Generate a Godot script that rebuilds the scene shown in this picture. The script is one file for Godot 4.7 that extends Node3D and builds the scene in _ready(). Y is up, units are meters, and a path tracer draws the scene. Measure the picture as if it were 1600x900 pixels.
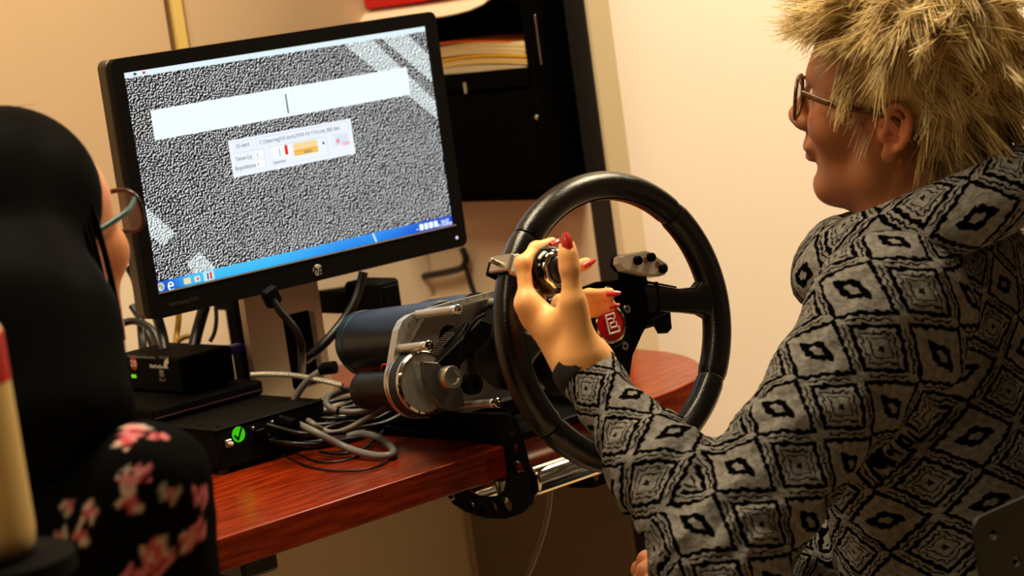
extends Node3D

var M := {}

func _ready() -> void:
	var cam := Camera3D.new()
	cam.name = "camera"
	cam.transform = Transform3D(Basis(Vector3(0.7264, -0.1356, 0.6738), Vector3(0.1923, 0.9813, -0.0098), Vector3(-0.6598, 0.1366, 0.7389)), Vector3(-1.7408, 1.29, 2.0019))
	cam.keep_aspect = Camera3D.KEEP_HEIGHT
	cam.near = 0.05
	cam.far = 60.0
	var lens := CameraAttributesPhysical.new()
	lens.frustum_focal_length = 54.0
	lens.frustum_focus_distance = 2.62
	lens.exposure_aperture = 3.4
	cam.attributes = lens
	add_child(cam)
	cam.fov = 14.25
	cam.current = true

	var env := Environment.new()
	env.background_mode = Environment.BG_COLOR
	env.background_color = Color(0.02, 0.018, 0.015)
	env.tonemap_mode = Environment.TONE_MAPPER_LINEAR
	env.tonemap_exposure = 1.4
	env.sdfgi_enabled = true
	env.ssao_enabled = true
	env.ssil_enabled = true
	var we := WorldEnvironment.new()
	we.name = "world"
	we.environment = env
	add_child(we)

	var warm := Color(1.0, 0.915, 0.76)
	ceiling_panel(Vector3(-0.38, 2.58, 0.02), Vector2(1.2, 0.6), warm, 3.4, "recessed ceiling light panel with a white diffuser over the desk")
	ceiling_panel(Vector3(1.35, 2.58, 0.40), Vector2(0.9, 0.6), warm, 5.5, "recessed ceiling light panel with a white diffuser right of the metal post")

	ceiling_panel(Vector3(-2.3, 2.58, 0.65), Vector2(0.6, 0.6), warm, 0.95, "small unseen fill light panel added near the left wall")  # fill lamp added to lift the monitor stand and the space under the desk
	materials()
	room()
	desk()
	monitor()
	shelf()
	steering_wheel()
	wheel_base()
	boxes()
	cables()
	driver()
	colleague()
	foreground()

func ceiling_panel(p: Vector3, size: Vector2, c: Color, energy: float, label: String) -> void:
	var t := thing("ceiling_light", label, "ceiling light", at(p))
	part(t, "diffuser", box(Vector3(size.x, 0.01, size.y), 0.002), glow(c, 0.8))
	var fr := begin()
	for s in [-1.0, 1.0]:
		add_box(fr, Vector3(0.03, 0.03, size.y + 0.06), 0.003, loc(s * (size.x / 2 + 0.015), 0.005, 0))
		add_box(fr, Vector3(size.x, 0.03, 0.03), 0.003, loc(0, 0.005, s * (size.y / 2 + 0.015)))
	part(t, "frame", finish(fr), mat(Color(0.85, 0.84, 0.8), 0.5))
	var l := AreaLight3D.new()
	l.name = "panel_glow"
	l.area_size = size * 0.98
	l.light_color = c
	l.light_energy = energy
	l.shadow_enabled = true
	l.area_range = 12.0
	l.position.y = -0.012
	l.rotation.x = -PI / 2
	t.add_child(l)

# ---------------------------------------------------------------- scene tree helpers
var used := {}

func numbered(called: String) -> String:
	var n: int = used.get(called, 0)
	used[called] = n + 1
	return called if n == 0 else "%s_%03d" % [called, n]

func tag(o: Node3D, label: String, category: String, group := "") -> Node3D:
	o.set_meta("label", label)
	o.set_meta("category", category)
	if group:
		o.set_meta("group", group)
	return o

func thing(called: String, label: String, category: String, at := Transform3D.IDENTITY, group := "") -> Node3D:
	var o := Node3D.new()
	o.name = numbered(called)
	o.transform = at
	add_child(o)
	tag(o, label, category, group)
	return o

func part(parent: Node, called: String, mesh: Mesh, mat: Material, at := Transform3D.IDENTITY) -> MeshInstance3D:
	var o := MeshInstance3D.new()
	o.name = numbered(called) if parent == self else called
	o.mesh = mesh
	o.material_override = mat
	o.transform = at
	parent.add_child(o, true)
	return o

func structure(called: String, mesh: Mesh, mat: Material, at := Transform3D.IDENTITY) -> MeshInstance3D:
	var o := part(self, called, mesh, mat, at)
	o.set_meta("kind", "structure")
	return o

func loc(x: float, y: float, z: float) -> Transform3D:
	return Transform3D(Basis.IDENTITY, Vector3(x, y, z))

func at(p: Vector3, b := Basis.IDENTITY) -> Transform3D:
	return Transform3D(b, p)

# basis whose z axis points along d and whose y axis is near up
func facing(d: Vector3, up := Vector3.UP) -> Basis:
	var z := d.normalized()
	if absf(z.dot(up.normalized())) > 0.99:
		up = Vector3.RIGHT
	var x := up.cross(z).normalized()
	return Basis(x, z.cross(x), z)

# ---------------------------------------------------------------- materials
func mat(c: Color, rough := 0.6, metal := 0.0) -> StandardMaterial3D:
	var m := StandardMaterial3D.new()
	m.albedo_color = c
	m.roughness = rough
	m.metallic = metal
	return m

func noise_tex(freq: float, octaves: int, a: Color, b: Color, s: int, size := 512, kind := FastNoiseLite.TYPE_SIMPLEX_SMOOTH) -> NoiseTexture2D:
	var n := FastNoiseLite.new()
	n.noise_type = kind
	n.seed = s
	n.frequency = freq
	n.fractal_octaves = octaves
	var t := NoiseTexture2D.new()
	t.width = size
	t.height = size
	t.seamless = true
	t.noise = n
	var g := Gradient.new()
	g.set_color(0, a)
	g.set_color(1, b)
	t.color_ramp = g
	return t

func bumps(freq: float, octaves: int, strength: float, s: int, kind := FastNoiseLite.TYPE_SIMPLEX_SMOOTH) -> NoiseTexture2D:
	var n := FastNoiseLite.new()
	n.noise_type = kind
	n.seed = s
	n.frequency = freq
	n.fractal_octaves = octaves
	var t := NoiseTexture2D.new()
	t.width = 512
	t.height = 512
	t.seamless = true
	t.as_normal_map = true
	t.bump_strength = strength
	t.noise = n
	return t

func triplanar(m: StandardMaterial3D, scale: Vector3) -> StandardMaterial3D:
	m.uv1_triplanar = true
	m.uv1_scale = scale
	return m

func glow(c: Color, e: float) -> StandardMaterial3D:
	var m := mat(Color(0.02, 0.02, 0.02), 0.4)
	m.emission_enabled = true
	m.emission = c
	m.emission_energy_multiplier = e
	return m

# ---------------------------------------------------------------- mesh helpers
func begin() -> SurfaceTool:
	var st := SurfaceTool.new()
	st.begin(Mesh.PRIMITIVE_TRIANGLES)
	return st

func finish(st: SurfaceTool) -> ArrayMesh:
	st.generate_normals()
	return st.commit()

# one flat convex polygon, turned so that it faces away from the point c
func face(st: SurfaceTool, pts: Array, c: Vector3) -> void:
	var n: Vector3 = (pts[2] - pts[0]).cross(pts[1] - pts[0])
	var flip: bool = n.dot(pts[0] - c) < 0.0
	st.set_smooth_group(-1)
	for i in range(1, pts.size() - 1):
		st.add_vertex(pts[0])
		st.add_vertex(pts[i + 1] if flip else pts[i])
		st.add_vertex(pts[i] if flip else pts[i + 1])

func add_box(st: SurfaceTool, size: Vector3, bev: float, xf := Transform3D.IDENTITY) -> void:
	var h := size / 2.0
	var b := minf(bev, minf(h.x, minf(h.y, h.z)) * 0.9)
	var c := xf.origin
	var pt := func(s: Vector3, axis: int) -> Vector3:
		var q := Vector3(s.x * (h.x - b), s.y * (h.y - b), s.z * (h.z - b))
		q[axis] = s[axis] * h[axis]
		return xf * q
	for axis in 3:
		var u := (axis + 1) % 3
		var v := (axis + 2) % 3
		for s in [-1.0, 1.0]:
			var q := []
			for k in [[-1, -1], [1, -1], [1, 1], [-1, 1]]:
				var g := Vector3.ZERO
				g[axis] = s
				g[u] = k[0]
				g[v] = k[1]
				q.append(pt.call(g, axis))
			face(st, q, c)
	if b <= 0.0:
		return
	for axis in 3:
		var u := (axis + 1) % 3
		var v := (axis + 2) % 3
		for k in [[-1, -1], [1, -1], [1, 1], [-1, 1]]:
			var g := Vector3.ZERO
			g[u] = k[0]
			g[v] = k[1]
			var g2 := g
			g[axis] = -1
			g2[axis] = 1
			face(st, [pt.call(g, u), pt.call(g2, u), pt.call(g2, v), pt.call(g, v)], c)
	for sx in [-1, 1]:
		for sy in [-1, 1]:
			for sz in [-1, 1]:
				var g := Vector3(sx, sy, sz)
				face(st, [pt.call(g, 0), pt.call(g, 1), pt.call(g, 2)], c)

func box(size: Vector3, bev := 0.001) -> ArrayMesh:
	var st := begin()
	add_box(st, size, bev)
	return finish(st)

# surface through rings of equal length; smooth. caps close the ends
func add_loft(st: SurfaceTool, rings: Array, closed_rings := true, caps := true, group := 0) -> void:
	var n: int = rings[0].size()
	var m := n if closed_rings else n - 1
	st.set_smooth_group(group)
	for i in rings.size() - 1:
		var a: PackedVector3Array = rings[i]
		var b: PackedVector3Array = rings[i + 1]
		for j in m:
			var k := (j + 1) % n
			st.add_vertex(a[j]); st.add_vertex(b[j]); st.add_vertex(a[k])
			st.add_vertex(a[k]); st.add_vertex(b[j]); st.add_vertex(b[k])
	if caps:
		for e in [0, rings.size() - 1]:
			var r: PackedVector3Array = rings[e]
			var c := Vector3.ZERO
			for p in r:
				c += p
			c /= n
			st.set_smooth_group(-1)
			for j in n:
				var k := (j + 1) % n
				st.add_vertex(c)
				st.add_vertex(r[j] if e == 0 else r[k])
				st.add_vertex(r[k] if e == 0 else r[j])

# frames carried along a path
func frames(path: PackedVector3Array, closed := false, up := Vector3.UP) -> Array:
	var n := path.size()
	var out := []
	var ref := up
	for i in n:
		var a := path[(i - 1 + n) % n] if closed else path[maxi(i - 1, 0)]
		var b := path[(i + 1) % n] if closed else path[mini(i + 1, n - 1)]
		var t := (b - a).normalized()
		if absf(ref.dot(t)) > 0.98:
			ref = Vector3.RIGHT if absf(t.x) < 0.8 else Vector3.FORWARD
		var x := (ref - t * ref.dot(t)).normalized()
		out.append(Basis(x, t.cross(x), t))
		ref = x
	return out

func add_tube(st: SurfaceTool, path: PackedVector3Array, radii, seg := 8, closed := false, squash := 1.0, up := Vector3.UP, group := 0) -> void:
	var fr := frames(path, closed, up)
	var rings := []
	for i in path.size():
		var r: float = radii if radii is float else radii[i]
		var b: Basis = fr[i]
		var ring := PackedVector3Array()
		for j in seg:
			var w := TAU * j / seg
			ring.append(path[i] + b.x * (cos(w) * r) + b.y * (sin(w) * r * squash))
		rings.append(ring)
	if closed:
		rings.append(rings[0])
	add_loft(st, rings, true, not closed, group)

func tube(path: PackedVector3Array, radii, seg := 8, closed := false, squash := 1.0, up := Vector3.UP) -> ArrayMesh:
	var st := begin()
	add_tube(st, path, radii, seg, closed, squash, up)
	return finish(st)

func spline(pts: Array, per := 8, closed := false) -> PackedVector3Array:
	var out := PackedVector3Array()
	var n := pts.size()
	var last := n if closed else n - 1
	for i in last:
		var p0: Vector3 = pts[(i - 1 + n) % n] if closed else pts[maxi(i - 1, 0)]
		var p1: Vector3 = pts[i]
		var p2: Vector3 = pts[(i + 1) % n]
		var p3: Vector3 = pts[(i + 2) % n] if closed else pts[mini(i + 2, n - 1)]
		for k in per:
			out.append(p1.cubic_interpolate(p2, p0, p3, float(k) / per))
	if not closed:
		out.append(pts[n - 1])
	return out

# turned profile about the z axis: points are (radius, z); corners sharper than 35 degrees stay sharp
func add_lathe(st: SurfaceTool, prof: Array, seg := 32, xf := Transform3D.IDENTITY) -> void:
	var start := 0
	var g := 1
	for i in range(1, prof.size()):
		var cut := i == prof.size() - 1
		if not cut:
			var d0: Vector2 = (prof[i] - prof[i - 1]).normalized()
			var d1: Vector2 = (prof[i + 1] - prof[i]).normalized()
			cut = d0.dot(d1) < 0.8
		if cut:
			var rings := []
			for k in range(start, i + 1):
				var ring := PackedVector3Array()
				for j in seg:
					var w := TAU * j / seg
					ring.append(xf * Vector3(cos(w) * prof[k].x, sin(w) * prof[k].x, prof[k].y))
				rings.append(ring)
			add_loft(st, rings, true, false, g)
			g += 1
			start = i

func lathe(prof: Array, seg := 32) -> ArrayMesh:
	var st := begin()
	add_lathe(st, prof, seg)
	return finish(st)

func rod(r: float, z0: float, z1: float, bev := 0.0008, seg := 24) -> ArrayMesh:
	return lathe([Vector2(0.0001, z0), Vector2(r - bev, z0), Vector2(r, z0 + bev), Vector2(r, z1 - bev), Vector2(r - bev, z1), Vector2(0.0001, z1)], seg)

# flat plate from an outline in x, y; thickness along z, edges chamfered
func add_plate(st: SurfaceTool, outline: PackedVector2Array, z0: float, z1: float, bev := 0.0008, xf := Transform3D.IDENTITY) -> void:
	var o := outline
	if Geometry2D.is_polygon_clockwise(o):
		o.reverse()
	var n := o.size()
	var inner := PackedVector2Array()
	for i in n:
		var e0 := (o[i] - o[(i - 1 + n) % n]).normalized()
		var e1 := (o[(i + 1) % n] - o[i]).normalized()
		var nn := Vector2(-(e0 + e1).y, (e0 + e1).x).normalized()
		inner.append(o[i] + nn * bev)
	var tris := Geometry2D.triangulate_polygon(inner)
	st.set_smooth_group(-1)
	for k in range(0, tris.size(), 3):
		var a := inner[tris[k]]
		var b := inner[tris[k + 1]]
		var c := inner[tris[k + 2]]
		if (b - a).cross(c - a) < 0.0:
			var s := b
			b = c
			c = s
		for q in [a, c, b]:
			st.add_vertex(xf * Vector3(q.x, q.y, z1))
		for q in [a, b, c]:
			st.add_vertex(xf * Vector3(q.x, q.y, z0))
	var levels := [[inner, z0], [o, z0 + bev], [o, z1 - bev], [inner, z1]]
	for l in 3:
		var la: PackedVector2Array = levels[l][0]
		var lb: PackedVector2Array = levels[l + 1][0]
		for i in n:
			var j := (i + 1) % n
			var p0 := xf * Vector3(la[i].x, la[i].y, levels[l][1])
			var p1 := xf * Vector3(la[j].x, la[j].y, levels[l][1])
			var p2 := xf * Vector3(lb[i].x, lb[i].y, levels[l + 1][1])
			var p3 := xf * Vector3(lb[j].x, lb[j].y, levels[l + 1][1])
			st.add_vertex(p0); st.add_vertex(p2); st.add_vertex(p1)
			st.add_vertex(p1); st.add_vertex(p2); st.add_vertex(p3)

func plate(outline: PackedVector2Array, z0: float, z1: float, bev := 0.0008) -> ArrayMesh:
	var st := begin()
	add_plate(st, outline, z0, z1, bev)
	return finish(st)

func round_rect(w: float, h: float, r: float, seg := 5) -> PackedVector2Array:
	var o := PackedVector2Array()
	for k in 4:
		var c := Vector2((w / 2 - r) * [1, -1, -1, 1][k], (h / 2 - r) * [1, 1, -1, -1][k])
		for i in seg + 1:
			o.append(c + Vector2.from_angle(PI / 2 * (k + float(i) / seg)) * r)
	return o

func disc2(c: Vector2, r: float, n := 24) -> PackedVector2Array:
	var o := PackedVector2Array()
	for i in n:
		o.append(c + Vector2.from_angle(TAU * i / n) * r)
	return o

# plate with holes, cut as solids; the outline is in x, y and the plate is d thick from z = 0 to z = d
func holed(parent: Node, called: String, outline: PackedVector2Array, d: float, holes: Array, m: Material, xf: Transform3D) -> CSGCombiner3D:
	var c := CSGCombiner3D.new()
	c.name = numbered(called) if parent == self else called
	c.transform = xf
	c.material_override = m
	parent.add_child(c, true)
	var p := CSGPolygon3D.new()
	p.name = "sheet"
	p.polygon = outline
	p.depth = d
	p.position.z = d
	c.add_child(p)
	for h in holes:
		var q := CSGPolygon3D.new()
		q.name = "hole"
		q.polygon = h
		q.depth = d * 3.0
		q.position.z = d * 2.0
		q.operation = CSGShape3D.OPERATION_SUBTRACTION
		c.add_child(q, true)
	return c

func letters(parent: Node, called: String, text: String, height: float, m: Material, xf: Transform3D, bold := false, depth := 0.0004) -> MeshInstance3D:
	var t := TextMesh.new()
	var f := SystemFont.new()
	f.font_names = PackedStringArray(["Droid Sans"])
	if bold:
		f.font_weight = 700
	t.font = f
	t.text = text
	t.font_size = 32
	t.pixel_size = height / 23.0
	t.depth = depth
	t.curve_step = 1.0
	return part(parent, called, t, m, xf)

# ---------------------------------------------------------------- bodies: a field of smoothly joined tapered capsules and ellipsoids, meshed as surface nets
class Field:
	var kind := PackedInt32Array()
	var pa := PackedVector3Array()
	var pb := PackedVector3Array()
	var ra := PackedFloat32Array()
	var rb := PackedFloat32Array()
	var kk := PackedFloat32Array()
	var inv: Array[Transform3D] = []
	var wrinkle = null

	func cap(a: Vector3, b: Vector3, r0: float, r1: float, k := 0.02, cut := false) -> void:
		kind.append(2 if cut else 0)
		pa.append(a); pb.append(b); ra.append(r0); rb.append(r1); kk.append(k)
		inv.append(Transform3D.IDENTITY)

	func ell(c: Vector3, b: Basis, r: Vector3, k := 0.02, cut := false) -> void:
		kind.append(3 if cut else 1)
		pa.append(r); pb.append(c); ra.append(maxf(r.x, maxf(r.y, r.z))); rb.append(minf(r.x, minf(r.y, r.z))); kk.append(k)
		inv.append(Transform3D(b, c).affine_inverse())

	func one(i: int, p: Vector3) -> float:
		if kind[i] % 2 == 0:
			var ab := pb[i] - pa[i]
			var t := clampf((p - pa[i]).dot(ab) / maxf(ab.length_squared(), 1e-9), 0.0, 1.0)
			return (p - pa[i] - ab * t).length() - lerpf(ra[i], rb[i], t)
		var q := inv[i] * p
		var r := pa[i]
		var k0 := (q / r).length()
		if k0 < 0.001:
			return -rb[i]
		var k1 := (q / (r * r)).length()
		return k0 * (k0 - 1.0) / k1

	func value(p: Vector3, list: PackedInt32Array) -> float:
		var d := 1e3
		for i in list:
			var e := one(i, p)
			var k := kk[i]
			if kind[i] < 2:
				var h := maxf(k - absf(d - e), 0.0) / k
				d = minf(d, e) - h * h * k * 0.25
			else:
				e = -e
				var h := maxf(k - absf(d - e), 0.0) / k
				d = maxf(d, e) + h * h * k * 0.25
		if wrinkle != null:
			d += wrinkle.call(p)
		return d

	func mesh(lo: Vector3, hi: Vector3, s: float) -> Array:
		var B := 5
		var n := Vector3i(((hi - lo) / (s * B)).ceil()) * B + Vector3i.ONE
		var nx := n.x
		var nxy := n.x * n.y
		var val := PackedFloat32Array()
		val.resize(nxy * n.z)
		val.fill(1.0)
		var all := PackedInt32Array(range(kind.size()))
		var blocks: Array[Vector3i] = []
		var rad := s * B * 0.87
		for bz in range(0, n.z - 1, B):
			for by in range(0, n.y - 1, B):
				for bx in range(0, n.x - 1, B):
					var c := lo + Vector3(bx + B * 0.5, by + B * 0.5, bz + B * 0.5) * s
					var near := 1e3
					var ds := PackedFloat32Array()
					for i in all:
						var e := one(i, c)
						ds.append(e)
						if kind[i] < 2:
							near = minf(near, e)
					if near > rad * 2.0 + 0.012:
						continue
					var d := value(c, all)
					if d > rad * 1.6 + s:
						continue
					if d < -rad * 1.6 - s:
						for z in range(bz, bz + B + 1):
							for y in range(by, by + B + 1):
								for x in range(bx, bx + B + 1):
									val[x + y * nx + z * nxy] = -1.0
						continue
					blocks.append(Vector3i(bx, by, bz))
		for b in blocks:
			var c := lo + Vector3(b.x + B * 0.5, b.y + B * 0.5, b.z + B * 0.5) * s
			var list := PackedInt32Array()
			for i in all:
				if one(i, c) < rad * 2.2 + kk[i] + 0.006:
					list.append(i)
			for z in range(b.z, b.z + B + 1):
				for y in range(b.y, b.y + B + 1):
					for x in range(b.x, b.x + B + 1):
						val[x + y * nx + z * nxy] = value(lo + Vector3(x, y, z) * s, list)
		var id := PackedInt32Array()
		id.resize(val.size())
		id.fill(-1)
		var verts := PackedVector3Array()
		var off := PackedInt32Array([0, 1, nx, nx + 1, nxy, nxy + 1, nxy + nx, nxy + nx + 1])
		var cn := PackedVector3Array([Vector3(0, 0, 0), Vector3(1, 0, 0), Vector3(0, 1, 0), Vector3(1, 1, 0), Vector3(0, 0, 1), Vector3(1, 0, 1), Vector3(0, 1, 1), Vector3(1, 1, 1)])
		var ea := PackedInt32Array([0, 2, 4, 6, 0, 1, 4, 5, 0, 1, 2, 3])
		var eb := PackedInt32Array([1, 3, 5, 7, 2, 3, 6, 7, 4, 5, 6, 7])
		for b in blocks:
			for z in range(b.z, b.z + B):
				for y in range(b.y, b.y + B):
					for x in range(b.x, b.x + B):
						var at := x + y * nx + z * nxy
						var inside := 0
						for o in off:
							if val[at + o] < 0.0:
								inside += 1
						if inside == 0 or inside == 8:
							continue
						var sum := Vector3.ZERO
						var count := 0
						for e in 12:
							var va := val[at + off[ea[e]]]
							var vb := val[at + off[eb[e]]]
							if (va < 0.0) != (vb < 0.0):
								sum += cn[ea[e]].lerp(cn[eb[e]], va / (va - vb))
								count += 1
						id[at] = verts.size()
						verts.append(lo + (Vector3(x, y, z) + sum / count) * s)
		var tris := PackedInt32Array()
		var step := PackedInt32Array([1, nx, nxy])
		for b in blocks:
			for z in range(maxi(b.z, 1), b.z + B):
				for y in range(maxi(b.y, 1), b.y + B):
					for x in range(maxi(b.x, 1), b.x + B):
						var at := x + y * nx + z * nxy
						var in0 := val[at] < 0.0
						for a in 3:
							if (val[at + step[a]] < 0.0) == in0:
								continue
							var u := step[(a + 1) % 3]
							var v := step[(a + 2) % 3]
							var q0 := id[at]
							var q1 := id[at - u]
							var q2 := id[at - u - v]
							var q3 := id[at - v]
							if q0 < 0 or q1 < 0 or q2 < 0 or q3 < 0:
								continue
							if in0:
								tris.append_array([q0, q2, q1, q0, q3, q2])
							else:
								tris.append_array([q0, q1, q2, q0, q2, q3])
		return [verts, tris]

func add_net(st: SurfaceTool, net: Array, paint = null) -> void:
	var v: PackedVector3Array = net[0]
	var t: PackedInt32Array = net[1]
	st.set_smooth_group(0)
	if paint != null:
		var cols := PackedColorArray()
		for p in v:
			cols.append(paint.call(p))
		for i in t:
			st.set_color(cols[i])
			st.add_vertex(v[i])
	else:
		st.set_color(Color.WHITE)
		for i in t:
			st.add_vertex(v[i])

func net_normals(net: Array) -> PackedVector3Array:
	var v: PackedVector3Array = net[0]
	var t: PackedInt32Array = net[1]
	var n := PackedVector3Array()
	n.resize(v.size())
	for k in range(0, t.size(), 3):
		var f := (v[t[k + 2]] - v[t[k]]).cross(v[t[k + 1]] - v[t[k]])
		n[t[k]] += f
		n[t[k + 1]] += f
		n[t[k + 2]] += f
	for i in n.size():
		n[i] = n[i].normalized()
	return n

# cloth: texture coordinates run round and along the nearest bone [from, to, zero direction, repeats round, repeats per metre, radius]
func cloth_mesh(net: Array, bones: Array) -> ArrayMesh:
	var v: PackedVector3Array = net[0]
	var t: PackedInt32Array = net[1]
	var nor := net_normals(net)
	var st := begin()
	for k in range(0, t.size(), 3):
		var c := (v[t[k]] + v[t[k + 1]] + v[t[k + 2]]) / 3.0
		var best := 0
		var near := 1e9
		for i in bones.size():
			var a: Vector3 = bones[i][0]
			var ab: Vector3 = bones[i][1] - a
			var s := clampf((c - a).dot(ab) / ab.length_squared(), 0.0, 1.0)
			var d: float = (c - a - ab * s).length() - bones[i][5]
			if d < near:
				near = d
				best = i
		var bo: Array = bones[best]
		var ax: Vector3 = (bo[1] - bo[0]).normalized()
		var xx: Vector3 = bo[2] - ax * ax.dot(bo[2])
		xx = xx.normalized()
		var yy := ax.cross(xx)
		var rc: Vector3 = c - bo[0]
		var wc := atan2(rc.dot(yy), rc.dot(xx))
		for j in 3:
			var p: Vector3 = v[t[k + j]] - bo[0]
			var w := atan2(p.dot(yy), p.dot(xx))
			if w - wc > PI:
				w -= TAU
			elif wc - w > PI:
				w += TAU
			st.set_uv(Vector2(w / TAU * bo[3], p.dot(ax) * bo[4]))
			st.set_normal(nor[t[k + j]])
			st.add_vertex(v[t[k + j]])
	st.generate_tangents()
	return st.commit()

# one strand of hair: a tapered, bent, three-sided lock
func add_lock(st: SurfaceTool, a: Vector3, b: Vector3, c: Vector3, w: float, col: Color, tip := 0.15, n := 6) -> void:
	var path := PackedVector3Array()
	var r := PackedFloat32Array()
	for i in n + 1:
		var s := float(i) / n
		path.append(a.lerp(b, s).lerp(b.lerp(c, s), s))
		r.append(w * lerpf(1.0, tip, s * s) * (0.6 + 0.4 * minf(1.0, s * 4.0)))
	st.set_color(col)
	add_tube(st, path, r, 3, false, 0.7, (a - b).cross(c - b) + Vector3(0, 0.001, 0))

# ---------------------------------------------------------------- shared materials
func materials() -> void:
	M.black = mat(Color(0.025, 0.023, 0.022), 0.45)
	M.soft_black = mat(Color(0.035, 0.032, 0.03), 0.75)
	M.powder = triplanar(mat(Color(0.045, 0.042, 0.04), 0.5), Vector3.ONE * 12)
	M.powder.normal_enabled = true
	M.powder.normal_texture = bumps(0.15, 3, 3.0, 3)
	M.powder.normal_scale = 0.35
	M.leather = triplanar(mat(Color(0.026, 0.024, 0.023), 0.22), Vector3.ONE * 14)
	M.leather.normal_enabled = true
	M.leather.normal_texture = bumps(0.09, 4, 5.0, 5, FastNoiseLite.TYPE_CELLULAR)
	M.leather.normal_scale = 0.45
	for k in ["black", "soft_black", "powder"]:
		M[k].metallic_specular = 0.16
	M.chrome = mat(Color(0.9, 0.88, 0.84), 0.08, 1.0)
	M.steel = mat(Color(0.72, 0.7, 0.66), 0.3, 1.0)
	M.alu = triplanar(mat(Color(0.74, 0.72, 0.68), 0.42, 0.85), Vector3(40, 3, 40))
	M.alu.roughness_texture = noise_tex(0.02, 4, Color(0.45, 0.45, 0.45), Color(1, 1, 1), 8, 256)
	M.alu.roughness = 0.55
	M.dark_metal = mat(Color(0.2, 0.2, 0.21), 0.34, 0.8)
	M.rubber = mat(Color(0.03, 0.03, 0.03), 0.8)
	M.red = mat(Color(0.72, 0.05, 0.05), 0.25)
	M.white_print = mat(Color(0.85, 0.84, 0.8), 0.5)
	M.grey_print = mat(Color(0.5, 0.48, 0.44), 0.5)
	M.grey_cable = mat(Color(0.42, 0.41, 0.4), 0.5)
	M.cable = mat(Color(0.03, 0.03, 0.03), 0.38)
	var w := mat(Color.WHITE, 0.27)
	w.metallic_specular = 0.3
	w.clearcoat_enabled = true
	w.clearcoat = 0.12
	w.clearcoat_roughness = 0.2
	w.albedo_texture = noise_tex(0.012, 5, Color(0.34, 0.068, 0.010), Color(0.58, 0.20, 0.045), 11, 1024)
	w.roughness_texture = noise_tex(0.02, 4, Color(0.75, 0.75, 0.75), Color(1, 1, 1), 12, 256)
	M.wood = triplanar(w, Vector3(0.9, 7.0, 9.0))
	M.wall = triplanar(mat(Color(0.93, 0.86, 0.75), 0.85), Vector3.ONE * 6)
	M.wall.normal_enabled = true
	M.wall.normal_texture = bumps(0.3, 3, 2.0, 21)
	M.wall.normal_scale = 0.25
	M.pale_wall = M.wall.duplicate()
	M.pale_wall.albedo_color = Color(0.93, 0.875, 0.83)
	M.panel = triplanar(mat(Color(0.78, 0.665, 0.53), 0.8), Vector3.ONE * 8)
	M.panel.normal_enabled = true
	M.panel.normal_texture = bumps(0.4, 3, 2.0, 22)
	M.panel.normal_scale = 0.25
	M.partition = mat(Color(0.86, 0.78, 0.66), 0.6)

# ---------------------------------------------------------------- the room
func room() -> void:
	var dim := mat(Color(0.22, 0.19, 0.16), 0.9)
	structure("floor", box(Vector3(6.4, 0.1, 4.6), 0), triplanar(mat(Color(0.74, 0.65, 0.52), 0.9), Vector3.ONE), loc(0.2, -0.05, 1.45))
	structure("ceiling", box(Vector3(6.4, 0.1, 4.6), 0), mat(Color(0.6, 0.56, 0.5), 0.9), loc(0.2, 2.66, 1.45))
	structure("wall_back", box(Vector3(6.4, 2.7, 0.1), 0), M.wall, loc(0.2, 1.3, -0.80))
	structure("wall_corner", box(Vector3(2.80, 2.7, 0.38), 0), M.pale_wall, loc(1.999, 1.3, -0.545))
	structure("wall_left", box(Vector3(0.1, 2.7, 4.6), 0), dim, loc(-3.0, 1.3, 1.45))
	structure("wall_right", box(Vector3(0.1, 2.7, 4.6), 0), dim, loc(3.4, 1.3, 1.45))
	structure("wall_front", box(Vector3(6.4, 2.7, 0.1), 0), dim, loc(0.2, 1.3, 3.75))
	# fabric-covered panels on the back wall with a pale joint strip between them
	var xs := 0.128
	structure("trim_1", box(Vector3(0.022, 1.55, 0.016), 0.003), mat(Color(0.86, 0.74, 0.42), 0.5), loc(xs + 0.018, 1.775, -0.742))
	var s := structure("wall_panel_left", box(Vector3(1.9, 1.55, 0.02), 0.004), M.panel, loc(xs - 0.953, 1.775, -0.740))
	part(s, "edge_strip", box(Vector3(0.005, 1.55, 0.004), 0.001), mat(Color(0.42, 0.27, 0.13), 0.6), loc(0.9505, 0, 0.009))
	structure("wall_panel_right", box(Vector3(0.372, 1.55, 0.02), 0.004), M.panel, loc(xs + 0.217, 1.775, -0.740))
	# low side partition that carries the black shelf
	structure("wall_side", box(Vector3(0.05, 0.955, 0.43), 0.003), M.partition, loc(0.575, 0.4775, -0.532))
	var ledge := begin()
	add_box(ledge, Vector3(0.012, 0.02, 0.40), 0.002, loc(0.545, 0.79, -0.545))
	structure("trim_2", finish(ledge), M.partition)
	structure("wall_side_lower", box(Vector3(0.008, 0.66, 0.36), 0.002), mat(Color(0.50, 0.43, 0.35), 0.7), loc(0.545, 0.36, -0.548))
	# metal post at the end of the partition
	var post := structure("trim_3", box(Vector3(0.048, 2.6, 0.044), 0.003), mat(Color(0.80, 0.73, 0.60), 0.45, 0.1), loc(0.574, 1.3, -0.348))
	part(post, "dark_channel", box(Vector3(0.004, 2.6, 0.040), 0.001), mat(Color(0.13, 0.12, 0.11), 0.5, 0.3), loc(-0.025, 0, -0.001))

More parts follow.
